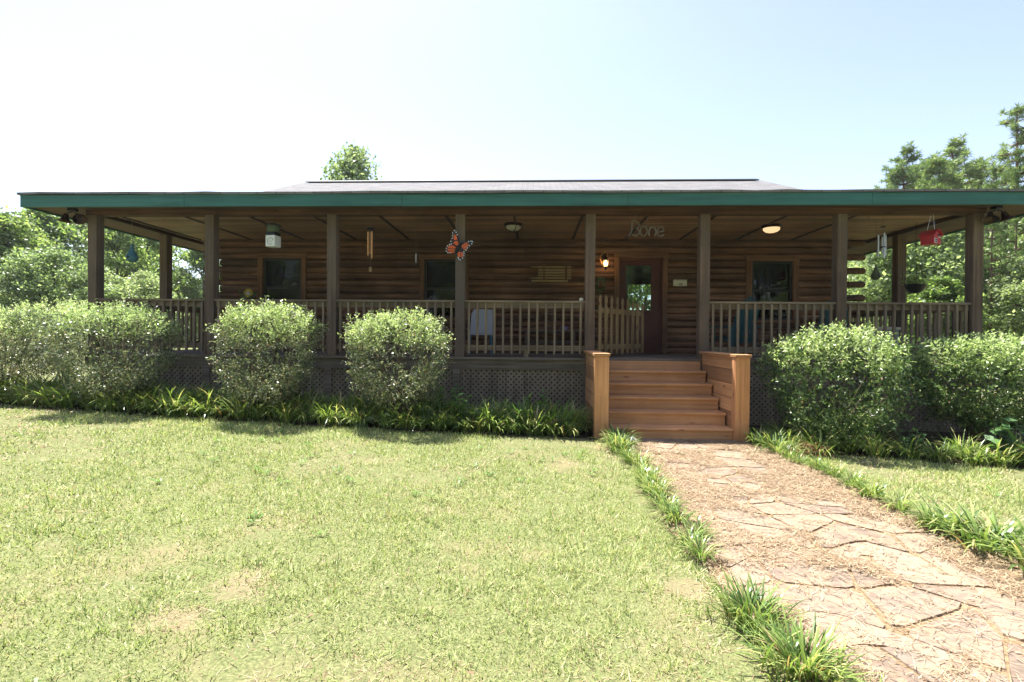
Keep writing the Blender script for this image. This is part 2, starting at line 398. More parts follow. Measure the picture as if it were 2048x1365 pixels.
def blades(base, az, lean, L, W, curl, seg=4):
    """arching strap leaves; base (n,3), az azimuth, lean start angle from vertical, curl total bend"""
    n = len(base); P = base.copy(); ang = lean.copy(); h = np.stack([np.cos(az), np.sin(az), np.zeros(n)], 1)
    side = np.stack([-np.sin(az), np.cos(az), np.zeros(n)], 1); rows = []
    wf = [.7, 1., .95, .7, .08] if seg == 4 else list(np.linspace(1, .1, seg+1))
    for i in range(seg+1):
        ww = (W*wf[i]/2)[:, None]; rows += [P-side*ww, P+side*ww]
        d = h*np.sin(ang)[:, None]+np.array([0,0,1.])*np.cos(ang)[:, None]
        P = P+d*(L/seg)[:, None]; ang = ang+curl/seg
    V = np.stack(rows, 1).reshape(-1, 3); k = 2*(seg+1)
    F = np.concatenate([np.arange(n)[:, None]*k+np.array([2*i, 2*i+1, 2*i+3, 2*i+2]) for i in range(seg)])
    return V, F

# ------------------------------------------------------------------ setting: lawn, bed, path
BXL, BYL = [-14, -9, -8, -6, -3, -1, .75], [-.9, -1.1, -1.35, -1.58, -1.76, -1.72, -1.58]
BXR, BYR = [2.95, 3.8, 5.2, 7.5, 10], [-1.5, -2.0, -2.35, -2.6, -2.7]
def bed_y(x): return np.where(np.asarray(x) < 1.9, np.interp(x, BXL, BYL), np.interp(x, BXR, BYR))
def path_l(y): return 1.06+.06*np.sin(np.asarray(y)*1.7)
def path_r(y): return 2.86+.05*np.sin(np.asarray(y)*1.3+1)

gx = np.unique(np.concatenate([np.linspace(-12, 10, 111), np.linspace(-900, -12, 30), np.linspace(10, 900, 30)]))
gy = np.unique(np.concatenate([np.linspace(-10, 2, 61), np.linspace(-300, -10, 20), np.linspace(2, 30, 20), np.linspace(30, 1500, 30)]))
XX, YY = np.meshgrid(gx, gy, indexing='ij')
near = (np.abs(XX) < 12) & (YY < 2) & (YY > -10)
ZZ = gzv(XX)+np.where(near, (vnoise(XX, YY, 1.3)-.5)*.02, 0)*np.where((XX > .9) & (XX < 3), 0, 1)
ny = len(gy); idx = np.arange(len(gx)*ny).reshape(len(gx), ny)
F = np.stack([idx[:-1,:-1], idx[1:,:-1], idx[1:,1:], idx[:-1,1:]], -1).reshape(-1, 4)
lawn = nmesh('lawn', np.stack([XX, YY, ZZ], -1).reshape(-1, 3), F, M['lawn'], smooth=True); lawn['kind'] = 'structure'

def strip(name, xs, y0f, y1f, dz, mat, ny=10):
    V, Fq = [], []
    for x in xs:
        for j in range(ny+1):
            y = y0f(x)+(y1f(x)-y0f(x))*j/ny; V.append((x, y, gz(x)+dz))
    for i in range(len(xs)-1):
        for j in range(ny):
            a = i*(ny+1)+j; Fq.append((a, a+ny+1, a+ny+2, a+1))
    return nmesh(name, V, Fq, mat, smooth=True)
bl = strip('garden_bed', np.linspace(-13, .98, 90), lambda x: float(bed_y(x))+.06*math.sin(x*5)+.03*math.sin(x*13), lambda x: .3, .014, M['mulch']); bl['kind'] = 'structure'
br_ = strip('garden_bed', np.linspace(2.9, 9.5, 50), lambda x: float(bed_y(x))+.06*math.sin(x*5)+.03*math.sin(x*13), lambda x: .3, .014, M['mulch']); br_['kind'] = 'structure'

pm = MB()
ys = np.linspace(-1.38, -9.2, 80)
pv = []
for y in ys:
    for k in range(9):
        x = path_l(y)+(path_r(y)-path_l(y))*k/8; pv.append((x, y, gz(x)+.007+.002*math.sin(x*9+y*7)))
pm.add(pv, [(i*9+k, (i+1)*9+k, (i+1)*9+k+1, i*9+k+1) for i in range(len(ys)-1) for k in range(8)], 0)
# irregular flagstones: a jittered lattice of shared corners, each cell shrunk and roughened
nr, nc = 27, 5
ly = np.linspace(-1.42, -9.1, nr+1)
cor = {}
for i in range(nr+1):
    for j in range(nc+1):
        x = 1.12+(1.7)*j/nc; y = ly[i]
        if 0 < j < nc: x += rnd.uniform(-.13, .13)
        y += rnd.uniform(-.1, .1)+(.08 if j % 2 else -.05)
        cor[i, j] = Vector((x, y))
for i in range(nr):
    j = 0
    while j < nc:
        wdt = 2 if (j < nc-1 and rnd.random() < .42) else 1
        q = [cor[i,j]] + [cor[i,k] for k in range(j+1, j+wdt)] + [cor[i,j+wdt], cor[i+1,j+wdt]] + [cor[i+1,k] for k in range(j+wdt-1, j, -1)] + [cor[i+1,j]]
        j += wdt
        if rnd.random() < .08: continue
        c = sum(q, Vector((0, 0)))/len(q)
        sh = .96-rnd.uniform(0, .05); pts = []
        for a in range(len(q)):
            p, n2 = q[a], q[(a+1) % len(q)]
            for tt in (0.12, .4, .7, .9):
                s_ = p.lerp(n2, tt); s_ = c+(s_-c)*(sh+rnd.uniform(-.035, .03)); pts.append(s_)
        h = .0125+rnd.uniform(.0, .006)
        tx, ty = rnd.uniform(-.006, .006), rnd.uniform(-.006, .006)
        top = [(p.x, p.y, gz(p.x)+h+tx*(p.x-c.x)+ty*(p.y-c.y)) for p in pts]
        bot = [(c.x+(p.x-c.x)*1.02, c.y+(p.y-c.y)*1.02, gz(p.x)+.0) for p in pts]
        n_ = len(pts)
        pm.add(top+bot, [tuple(range(n_))]+[(a, n_+a, n_+(a+1) % n_, (a+1) % n_) for a in range(n_)], 1)
path = pm.build('path', [M['patht'], M['stone']]); path['kind'] = 'structure'

# grass blades (nobody could count them)
def grass_field():
    parts = []
    N = 1900000
    x = rs.uniform(-12.5, 10.5, N); y = rs.uniform(-9.4, -.95, N)
    d = np.hypot(x, y+8.2); d = np.maximum(d, 1.2)
    bare = vnoise(x, y, 1.1)*.55+vnoise(x, y, 3.7)*.3+vnoise(x, y, 9)*.15
    for (cx, cy, rad_) in BARE: bare = bare+.22*np.exp(-((x-cx)**2+(y-cy)**2)/(rad_*.75)**2)
    p = np.clip((2.6/d)**1.35, 0, 1)*np.clip((.74-bare)*5, .0, 1)*.85+.15*(bare < 1.02)
    ok = (rs.random(N) < p) & (y < bed_y(x)+.05*np.sin(x*9)+.03)
    inpath = (x > path_l(y)+.03-.12*rs.random(N)) & (x < path_r(y)+.02+.1*rs.random(N))
    nearp = np.minimum(np.abs(x-1.06), np.abs(x-2.86))
    ok &= ~inpath & ((x < 1.08) | (x > 2.84)) & (rs.random(N) < np.clip(nearp*5+.45, 0, 1))
    x, y, d = x[ok], y[ok], d[ok]; n = len(x); dry = (rs.random(n) < np.clip((bare[ok]-.5)*4, .04, .85)).astype(np.int32)
    tall = .45+.55*vnoise(x, y, 2.3)+1.0*vnoise(x, y, 13)**2
    L = rs.uniform(.022, .05, n)*tall*(.85+.05*d); W = rs.uniform(.0028, .0055, n)*(.55+.27*d)
    az = rs.uniform(0, 6.283, n)+0; tilt = np.where(dry > 0, rs.uniform(1.1, 1.56, n), rs.uniform(.25, 1.45, n))
    D = np.stack([np.cos(az)*np.sin(tilt), np.sin(az)*np.sin(tilt), np.cos(tilt)], 1)
    sa = az+math.pi/2+rs.normal(0, .5, n); Sd = np.stack([np.cos(sa), np.sin(sa), np.zeros(n)], 1)*(W/2)[:, None]
    B = np.stack([x, y, gzv(x)+(vnoise(x, y, 1.3)-.5)*.02-.004], 1)
    V = np.stack([B-Sd, B+Sd, B+D*L[:, None]], 1).reshape(-1, 3)
    # fallen bits: dry stems and small dead leaves lying on the turf
    m = 1500; fx = rs.uniform(-11, 9, m); fy = rs.uniform(-9, -2, m); k = (fx < .9) | (fx > 3.1); fx, fy = fx[k], fy[k]; m = len(fx)
    a = rs.uniform(0, 6.283, m); Lf = rs.uniform(.03, .13, m); Wf = np.where(rs.random(m) < .35, .016, .004); Lf = np.where(Wf > .01, .035, Lf)
    D2 = np.stack([np.cos(a), np.sin(a), rs.uniform(-.05, .2, m)], 1); S2 = np.stack([-np.sin(a), np.cos(a), rs.normal(0, .2, m)], 1)*(Wf/2)[:, None]
    B2 = np.stack([fx, fy, gzv(fx)+.03], 1)
    V2 = np.stack([B2-S2, B2+S2, B2+D2*Lf[:, None]], 1).reshape(-1, 3)
    # little broad-leaved weeds in the turf
    c = 520; wx = rs.uniform(-9, 8, c); wy = rs.uniform(-8, -2.2, c); k = ((wx < .8) | (wx > 3.2)) & (vnoise(wx, wy, .9) > .45); wx, wy = wx[k], wy[k]
    wx = np.repeat(wx, 11); wy = np.repeat(wy, 11); q = len(wx); a = rs.uniform(0, 6.283, q)
    D3 = np.stack([np.cos(a), np.sin(a), rs.uniform(.1, .9, q)], 1); S3 = np.stack([-np.sin(a), np.cos(a), np.zeros(q)], 1)*.007
    B3 = np.stack([wx+rs.normal(0, .012, q), wy+rs.normal(0, .012, q), gzv(wx)+.012], 1); T3 = B3+D3*rs.uniform(.025, .055, q)[:, None]
    V3 = np.stack([B3-S3*.3, T3-S3, T3+S3], 1).reshape(-1, 3)
    return np.concatenate([V, V2, V3]), np.arange((n+m+q)*3).reshape(-1, 3), np.concatenate([dry, np.ones(m, np.int32), np.full(q, 2, np.int32)])
V, F, dry_ = grass_field()
g_ = nmesh('grass', V, F, [M['grass'], M['straw'], M['weed']]); g_.data.polygons.foreach_set('material_index', dry_); g_['kind'] = 'stuff'; g_['label'] = 'short sunlit lawn grass with pale dry patches'

def straw_field():
    N = 330000
    y = rs.uniform(-9.2, -1.5, N); tt = rs.random(N); x = path_l(y)-.03+(path_r(y)-path_l(y)+.12)*tt
    d = np.maximum(np.hypot(x, y+8.2), 1.3)
    cl = vnoise(x, y, 2.6)*.6+vnoise(x, y, 7)*.4
    far = np.clip((y+6.2)/3., 0, 1)
    edge = np.abs(tt-.5)*2
    ok = rs.random(N) < np.clip((cl-.51+.1*far+.3*edge**3+.1*(tt-.5))*3., .07, 1)*np.clip(2.6/d, .45, 1)
    x, y, d = x[ok], y[ok], d[ok]; n = len(x)
    az = rs.uniform(0, 6.283, n); L = rs.uniform(.03, .085, n); W = rs.uniform(.0018, .004, n)*(.6+.25*d)
    lift = rs.uniform(-.05, .3, n)
    D = np.stack([np.cos(az)*np.cos(lift), np.sin(az)*np.cos(lift), np.sin(lift)], 1)
    Sd = np.stack([-np.sin(az), np.cos(az), np.zeros(n)], 1)*(W/2)[:, None]
    B = np.stack([x, y, gzv(x)+.016+rs.uniform(0, .014, n)], 1)
    V = np.stack([B-Sd, B+Sd, B+D*L[:, None]], 1).reshape(-1, 3)
    return V, np.arange(n*3).reshape(-1, 3)
V, F = straw_field()
s_ = nmesh('dry_straw', V, F, M['straw']); s_['kind'] = 'stuff'; s_['label'] = 'tan pine straw scattered over the flagstone path'

# ------------------------------------------------------------------ the cabin
PX = [-7.364, -5.357, -3.30, -1.18, .925, 2.74, 4.868, 6.934]     # front posts
DZ = 1.035; CZ = 3.41; WL, WR = -6.75, 6.45; WY = 2.43; WB = 10.3
H = thing('log_cabin', 'brown log cabin with a teal-edged roof over a wraparound porch', 'house', (0, 0, 0))

def log_profile():
    return [(.036*(1-abs(math.sin(a))**3.2)*-1, .0655*math.sin(a)) for a in np.linspace(-math.pi/2, math.pi/2, 9)]
PR = log_profile()
def logs_x(mb, x0, x1, zc, yface, sgn=1):
    n = len(PR); vs = []
    wob = rnd.uniform(-.004, .004)
    for x in (x0, x1):
        vs += [(x, yface+sgn*(dy+wob), zc+dz) for dy, dz in PR]
        vs += [(x, yface+sgn*.13, zc+.068), (x, yface+sgn*.13, zc-.068)]
    k = n+2
    mb.add(vs, [(i, (i+1) % k, k+(i+1) % k, k+i) for i in range(k)]+[tuple(range(k)), tuple(reversed(range(k, 2*k)))])
OPEN = [(-5.80, -4.94, 1.75, 3.02), (-2.31, -1.44, 1.75, 3.0), (4.51, 5.36, 1.75, 2.98), (1.80, 2.70, 1.0, 3.04)]
mb = MB(); nC = 17
for c in range(nC):
    zc = DZ-.005+.07+.14*c
    segs = [(WL, WR)]
    for (a, b, z0, z1) in OPEN:
        if z0-.02 < zc < z1+.02:
            new = []
            for s0, s1 in segs:
                if b <= s0 or a >= s1: new.append((s0, s1))
                else:
                    if a > s0: new.append((s0, a))
                    if b < s1: new.append((b, s1))
            segs = new
    for s0, s1 in segs: logs_x(mb, s0, s1, zc, WY)
wall = mb.build('log_wall', M['log'], H, smooth=True)
for c in range(0, nC, 2):
    zc = DZ-.005+.07+.14*c
    for sx, x0 in ((-1, WL), (1, WR)):
        e = MB()
        e.tube([(x0+sx*-.02, WY+.03, zc), (x0+sx*(.34+rnd.uniform(-.015, .02)), WY+.03, zc), (x0+sx*.375, WY+.03, zc)], [.068, .068, .055], 14, mi=0)
        e.build('log_end', M['logend'], wall, smooth=True)
# side and rear log walls
def side_wall(x, sgn):
    mb = MB()
    for c in range(nC+4):
        zc = DZ+.065+.14*c+.07*(1 if sgn else 0)-.07
        n = len(PR); vs = []
        for y in (WY+.05, WB):
            vs += [(x+sgn*(.0-dy), y, zc+dz) for dy, dz in PR]+[(x-sgn*.13, y, zc+.068), (x-sgn*.13, y, zc-.068)]
        k = n+2
        mb.add(vs, [(i, (i+1) % k, k+(i+1) % k, k+i) for i in range(k)]+[tuple(range(k)), tuple(reversed(range(k, 2*k)))])
    mb.build('side_wall', M['logY'], H, smooth=True)
side_wall(WL, -1); side_wall(WR, 1)
mb = MB()
bx0, bx1, bz0, bz1 = 3.45, 4.5, 1.2, 3.3
mb.box(WL+.14, bx0, WB-.12, WB, DZ, 4.0).box(bx1, WR-.14, WB-.12, WB, DZ, 4.0).box(bx0, bx1, WB-.12, WB, bz1, 4.0).box(bx0, bx1, WB-.12, WB, DZ, bz0)
rw = mb.build('rear_wall', M['logY'], H)
rwin = MB().box(bx0, bx1, WB-.06, WB-.05, bz0, bz1).build('rear_glass', M['glass'], rw)
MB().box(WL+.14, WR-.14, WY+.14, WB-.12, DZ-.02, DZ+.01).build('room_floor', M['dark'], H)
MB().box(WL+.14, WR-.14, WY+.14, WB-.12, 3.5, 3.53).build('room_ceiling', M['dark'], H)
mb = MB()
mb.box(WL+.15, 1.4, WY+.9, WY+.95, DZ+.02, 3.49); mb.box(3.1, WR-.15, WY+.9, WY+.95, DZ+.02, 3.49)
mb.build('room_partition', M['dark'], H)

def window(x0, x1, z0, z1, tw, pale_sheet):
    y0, y1 = WY-.075, WY-.01
    s_ = .045; ym = WY-.03; zm = z0+(z1-z0)*.5
    sb = MB()
    P = [(x0, z0), (x1, z0), (x1, z1), (x0, z1)]
    holes = [(x0+s_, x1-s_, z0+s_, zm-.022), (x0+s_, x1-s_, zm+.022, z1-s_)]
    xs_ = [x0, x0+s_, x1-s_, x1]; zs_ = [z0, z0+s_, zm-.022, zm+.022, z1-s_, z1]
    vs = [(x, y, z) for y in (ym, WY+.06) for z in zs_ for x in xs_]; at = lambda k, i, j: k*24+i*4+j
    fs = []; solid = lambda i, j: 0 <= i < 5 and 0 <= j < 3 and not (j == 1 and i in (1, 3))
    for i in range(5):
        for j in range(3):
            if not solid(i, j): continue
            fs += [(at(0,i,j), at(0,i,j+1), at(0,i+1,j+1), at(0,i+1,j)), (at(1,i,j), at(1,i+1,j), at(1,i+1,j+1), at(1,i,j+1))]
            for (di, dj, a, b) in ((-1,0,(i,j),(i,j+1)), (1,0,(i+1,j),(i+1,j+1)), (0,-1,(i,j),(i+1,j)), (0,1,(i,j+1),(i+1,j+1))):
                if not solid(i+di, j+dj): fs.append((at(0,*a), at(0,*b), at(1,*b), at(1,*a)))
    sb.add(vs, fs)
    tr = sb.build('window', M['sash'], H)
    for xa, xb in ((x0-tw, x0), (x1, x1+tw)):
        MB().box(xa, xb, y0, y1, z0, z1).build('jamb_trim', M['trim'], tr, bevel=.004)
    MB().box(x0-tw-.01, x1+tw+.01, y0-.004, y1, z1, z1+tw).build('head_trim', M['trimX'], tr, bevel=.004)
    MB().box(x0-tw-.02, x1+tw+.02, y0-.03, y1, z0-.06, z0).build('sill', M['trimX'], tr, bevel=.004)
    for za, zb in ((z0+s_, zm-.022), (zm+.022, z1-s_)):
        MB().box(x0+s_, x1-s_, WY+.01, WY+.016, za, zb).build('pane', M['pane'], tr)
    if pale_sheet:  # stand-in pale rippled sheet behind part of the glass
        cb = MB(); xs = np.linspace(x0+.03, x0+(x1-x0)*pale_sheet, 24)
        vs = [(x, WY+.2+.015*math.sin(i*1.6), z) for i, x in enumerate(xs) for z in (z0, z1-.18)]
        cb.add(vs, [(2*i, 2*i+2, 2*i+3, 2*i+1) for i in range(len(xs)-1)])
        cb.build('pale_sheet', M['pale_sheet'], tr)
    return tr
window(-5.79, -4.95, 1.76, 3.015, .105, 0)
window(-2.30, -1.45, 1.76, 2.998, .10, .3)
window(4.52, 5.35, 1.76, 2.969, .115, .62)

# door
dr = MB()
dx0, dx1 = 1.83, 2.67; gx0, gx1, gz0_, gz1_ = 1.955, 2.485, 1.95, 2.885
y0, y1 = WY+.02, WY+.065
dr.box(dx0, gx0, y0, y1, DZ+.02, 3.01).box(gx1, dx1, y0, y1, DZ+.02, 3.01).box(gx0, gx1, y0, y1, gz1_, 3.01).box(gx0, gx1, y0, y1, DZ+.02, gz0_)
dr.box(gx0-.03, gx0, y0-.012, y0, gz0_-.03, gz1_+.03).box(gx1, gx1+.03, y0-.012, y0, gz0_-.03, gz1_+.03).box(gx0, gx1, y0-.012, y0, gz1_, gz1_+.03).box(gx0, gx1, y0-.012, y0, gz0_-.03, gz0_)
dr.box(1.95, 2.16, y0-.01, y0, 1.2, 1.78).box(2.28, 2.49, y0-.01, y0, 1.2, 1.78)
door = dr.build('door', M['maroon'], H, bevel=.004); door['label'] = 'maroon front door with a tall glass pane'
MB().box(gx0, gx1, WY+.04, WY+.046, gz0_, gz1_).build('door_glass', M['glass'], door)
bd = MB()
for k in range(34):
    z = gz1_-.02-k*.026
    bd.obox((gx0+.075 if k > 5 else (gx0+gx1)/2, WY+.09, z), (.15 if k > 5 else gx1-gx0, .022, .002), Matrix.Rotation(R(38), 3, 'X'))
bd.build('blind', M['black'], door)
MB().lathe([(.0, -.03), (.028, -.03), (.03, -.01), (.012, 0), (.012, .05), (.026, .055)], n=12).build('door_handle', M['bronze'], door, smooth=True).matrix_local = Matrix.Translation((1.885, WY-.02, 2.0)) @ Matrix.Rotation(R(-90), 4, 'X')
fr = MB().box(1.705, 1.80, WY-.08, WY+.0, DZ, 3.04).box(2.70, 2.80, WY-.08, WY+.0, DZ, 3.04).build('door_frame', M['trim'], door, bevel=.004)
MB().box(1.69, 2.815, WY-.09, WY+.0, 3.04, 3.145).build('head_trim', M['trimX'], door, bevel=.004)
MB().box(1.80, 1.83, WY-.03, WY+.08, DZ, 3.04).box(2.67, 2.70, WY-.03, WY+.08, DZ, 3.04).box(1.83, 2.67, WY-.03, WY+.08, 3.012, 3.04).build('door_jamb', M['maroon'], door)
MB().box(1.80, 2.70, WY-.1, WY+.1, DZ, DZ+.02).build('threshold', M['bronze'], door)

# porch deck, rim, lattice
DX0, DX1 = -7.50, 7.07
dk = MB().box(DX0, DX1, -.12, WY+.1, DZ-.035, DZ).box(DX0, WL, WY+.1, WB, DZ-.035, DZ).box(WR, DX1, WY+.1, WB, DZ-.035, DZ).build('porch_deck', M['deck'], H)
MB().box(DX0+.02, DX1-.02, -.085, -.045, DZ-.2, DZ-.037).box(DX0+.02, DX0+.06, -.045, WB, DZ-.2, DZ-.037).box(DX1-.06, DX1-.02, -.045, WB, DZ-.2, DZ-.037).build('rim_board', M['deckrim'], dk)
def lattice(x0, x1, name='lattice_skirt'):
    """crossed diagonal laths clipped to a rectangle"""
    zb, zt = min(gz(x0), gz(x1))-.03, DZ-.2
    mb = MB(); sp = .088; w_ = .0375
    hgt = zt-zb
    for sgn, yy in ((1, -.052), (-1, -.043)):
        k = x0-hgt-.1
        while k < x1+hgt+.1:
            # lath centre line: x = k + sgn*(z-zb)  (45 degrees)
            def xat(z): return k+(z-zb) if sgn > 0 else k+hgt-(z-zb)
            zs = []
            for z in (zb, zt): 
                zs.append((z, xat(z)))
            (za, xa), (zc_, xc) = zs
            # clip in x
            pts = []
            for t_ in np.linspace(0, 1, 2): pass
            t0, t1 = 0., 1.
            dxx = xc-xa
            ta, tb = (x0-xa)/dxx, (x1-xa)/dxx
            t0 = max(t0, min(ta, tb)); t1 = min(t1, max(ta, tb))
            if t1-t0 > .02:
                p0 = Vector((xa+dxx*t0, yy, za+(zc_-za)*t0)); p1 = Vector((xa+dxx*t1, yy, za+(zc_-za)*t1))
                hw = w_/2*1.414
                mb.add([(p0.x-hw, yy-.004, p0.z), (p0.x+hw, yy-.004, p0.z), (p1.x+hw, yy-.004, p1.z), (p1.x-hw, yy-.004, p1.z),
                        (p0.x-hw, yy+.004, p0.z), (p0.x+hw, yy+.004, p0.z), (p1.x+hw, yy+.004, p1.z), (p1.x-hw, yy+.004, p1.z)],
                       [(0,1,2,3), (7,6,5,4), (0,4,5,1), (1,5,6,2), (2,6,7,3), (3,7,4,0)])
            k += sp
    o = mb.build(name, M['lattice'], H)
    MB().box(x1-.11, x1+.01, -.085, -.06, zb, zt).build('lattice_post', M['deckrim'], o)
for a, b in zip(PX[:-1], PX[1:]):
    if abs(a-.925) < .01: continue
    lattice(a, b)
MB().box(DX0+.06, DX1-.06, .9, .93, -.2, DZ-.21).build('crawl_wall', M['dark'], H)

# posts and beams
PW = .0775
SY = [1.62, 3.75, 5.9, 8.05, 10.1]
posts = []
for x in PX:
    p = MB().box(x-PW, x+PW, -PW, PW, DZ, 3.345).build('porch_post', M['post'], H, bevel=.006)
    posts.append(p)
for y in SY:
    for x in (PX[0], PX[-1]): MB().box(x-PW, x+PW, y-PW, y+PW, DZ, 3.345).build('porch_post', M['post'], H, bevel=.006)
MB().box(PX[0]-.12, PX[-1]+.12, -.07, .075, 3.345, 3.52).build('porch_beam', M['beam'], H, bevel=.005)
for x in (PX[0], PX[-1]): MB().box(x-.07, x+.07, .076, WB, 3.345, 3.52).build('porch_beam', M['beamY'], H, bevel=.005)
cl = MB().box(PX[0]+.07, PX[-1]-.07, .075, WY+.0, CZ, CZ+.02).box(PX[0]+.07, WL-.06, WY, WB, CZ, CZ+.02).box(WR+.06, PX[-1]-.07, WY, WB, CZ, CZ+.02).build('porch_ceiling', M['ceil'], H)
for k in range(12):
    x = -7.15+1.135*k+rnd.uniform(-.04, .04)
    MB().box(x-.022, x+.022, .075, WY-.05, CZ-.018, CZ-.002).build('ceiling_batten', M['batten'], cl)
MB().box(WL, WR, WY-.1, WY-.055, CZ-.05, CZ-.003).build('ceiling_trim', M['beam'], cl)
# small hooks under the beam
for x in (-6.2, -4.05, -.6, 3.6, 4.4, 5.3):
    MB().tube([(x, -.0, 3.345), (x, 0, 3.30), (x+.012, 0, 3.285), (x+.02, 0, 3.30)], .004, 6).build('hook', M['greywire'], H)

# roof
RX0, RX1, RY0, RZ0 = -8.30, 8.02, -.43, 3.625
def slab(mb, poly, th=.035):
    n = len(poly); lo = [(p[0], p[1], p[2]-th) for p in poly]
    mb.add(list(poly)+lo, [tuple(range(n)), tuple(reversed(range(n, 2*n)))]+[(i, n+i, n+(i+1) % n, (i+1) % n) for i in range(n)])
sl_ = .2; run = WL-RX0
mb = MB()
zs = RZ0+run*sl_
# front edge broken into short shingle steps so the drip line is not ruler straight
fe = []
xq = RX0
while xq < RX1-.5:
    fe.append((xq, RY0+rnd.uniform(-.012, .012), RZ0+rnd.uniform(-.006, .008))); xq += rnd.uniform(.3, .55)
fe.append((RX1, RY0, RZ0))
slab(mb, fe+[(WR, RY0+run, zs), (WR, WY+.1, RZ0+(WY+.1-RY0)*sl_), (WL, WY+.1, RZ0+(WY+.1-RY0)*sl_), (WL, RY0+run, zs)])
slab(mb, [(RX0, RY0, RZ0), (WL, RY0+run, zs), (WL, WB+.6, zs), (RX0, WB+.6, RZ0)])
slab(mb, [(RX1, RY0, RZ0), (RX1, WB+.6, RZ0), (WR, WB+.6, zs), (WR, RY0+run, zs)])
proof = mb.build('porch_roof', M['roof'], H)
jx = [RX0+.03, -5.55, -2.05, 1.45, 5.1, RX1-.03]
for k in range(5):
    yo = rnd.uniform(-.002, .002)
    fc = MB().box(jx[k]+.002, jx[k+1]-.002, -.405+yo, -.375, 3.40+rnd.uniform(-.004, .002), 3.587).build('fascia', M['teal'], H, bevel=.004)
MB().box(RX0+.03, RX0+.06, -.375, WB+.5, 3.40, 3.588).build('fascia', M['teal'], H)
MB().box(RX1-.06, RX1-.03, -.375, WB+.5, 3.40, 3.588).build('fascia', M['teal'], H)
MB().box(RX0+.03, RX1-.03, -.40, -.33, 3.578, 3.592).build('drip_board', M['batten'], fc)
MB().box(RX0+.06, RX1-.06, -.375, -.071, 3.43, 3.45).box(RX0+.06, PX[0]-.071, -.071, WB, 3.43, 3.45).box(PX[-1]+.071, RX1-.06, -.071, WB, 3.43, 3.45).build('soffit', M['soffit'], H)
RY, RZ = 6.4, 5.87
e0 = (WY-.1, RZ0+(WY-.1-RY0)*sl_+.03)
mb = MB()
slab(mb, [(WL-.02, e0[0], e0[1]), (WR+.02, e0[0], e0[1]), (WR+.02, RY, RZ), (WL-.02, RY, RZ)], .04)
slab(mb, [(WL-.02, RY, RZ), (WR+.02, RY, RZ), (WR+.02, WB+.4, e0[1]), (WL-.02, WB+.4, e0[1])], .04)
mr = mb.build('main_roof', M['roof'], H)
MB().obox(((WL+WR)/2, RY-.10, RZ-.004), (WR-WL-.25, .22, .026), Matrix.Rotation(math.atan2(RZ-e0[1], RY-e0[0]), 3, 'X')).obox(((WL+WR)/2, RY+.10, RZ-.004), (WR-WL-.25, .22, .026), Matrix.Rotation(-math.atan2(RZ-e0[1], RY-e0[0]), 3, 'X')).build('ridge_vent', M['black'], mr)
for x in (WL+.02, WR-.14):
    MB().prism([(WY+.05, 3.5), (WB, 3.5), (WB, e0[1]-.1), (RY, RZ-.06), (WY+.05, e0[1])], (x, 0, 0), (0,1,0), (0,0,1), (.12, 0, 0)).build('gable_wall', M['logY'], H)

# railings: each bay is a part, its rails and balusters sub-parts
def railing(p, q, stuff=False):
    p, q = Vector(p), Vector(q); d = (q-p).normalized(); L = (q-p).length; ax = abs(d.x) > .5
    mt = M['railX'] if ax else M['railY']
    nrm_ = Vector((d.y, -d.x, 0))
    rot = Matrix((d, nrm_, Vector((0, 0, 1)))).transposed()
    c = (p+q)/2
    top = MB().obox((c.x, c.y, 1.94), (L, .12, .034), rot).build('railing', mt, H, bevel=.003)
    for z0, z1, nm in ((1.835, 1.922, 'upper_rail'), (1.14, 1.23, 'lower_rail')):
        o = c+nrm_*(-.0)
        MB().obox((o.x, o.y, (z0+z1)/2), (L, .036, z1-z0), rot).build(nm, mt, top, bevel=.003)
    n = max(3, round(L/.1345))
    allb = MB()
    for k in range(n):
        s = (k+.5)*L/n
        o = p+d*s+nrm_*.038
        b = allb if stuff else MB()
        tw = Matrix.Rotation(R(rnd.uniform(-.35, .35)), 3, nrm_)
        b.obox((o.x, o.y, (1.09+1.922)/2+rnd.uniform(-.004, .004)), (.036, .036, .83), tw @ rot)
        if not stuff: b.build('baluster', M['rail'], top, bevel=.003)
    if stuff:
        a = allb.build('balusters', M['rail'], top); a['kind'] = 'stuff'
    # middle foot block
    o = p+d*(L/2+.03)+nrm_*.0
    MB().obox((o.x, o.y, 1.09), (.07, .036, .105), rot).build('rail_foot', M['rail'], top)
for a, b in zip(PX[:-1], PX[1:]):
    if abs(a-.925) < .01: continue
    railing((a+PW, 0, 0), (b-PW, 0, 0))
for x in (PX[0], PX[-1]):
    ys_ = [0]+SY
    for a, b in zip(ys_[:-1], ys_[1:]):
        if x < 0: railing((x, b-PW, 0), (x, a+PW, 0), True)
        else: railing((x, a+PW, 0), (x, b-PW, 0), True)

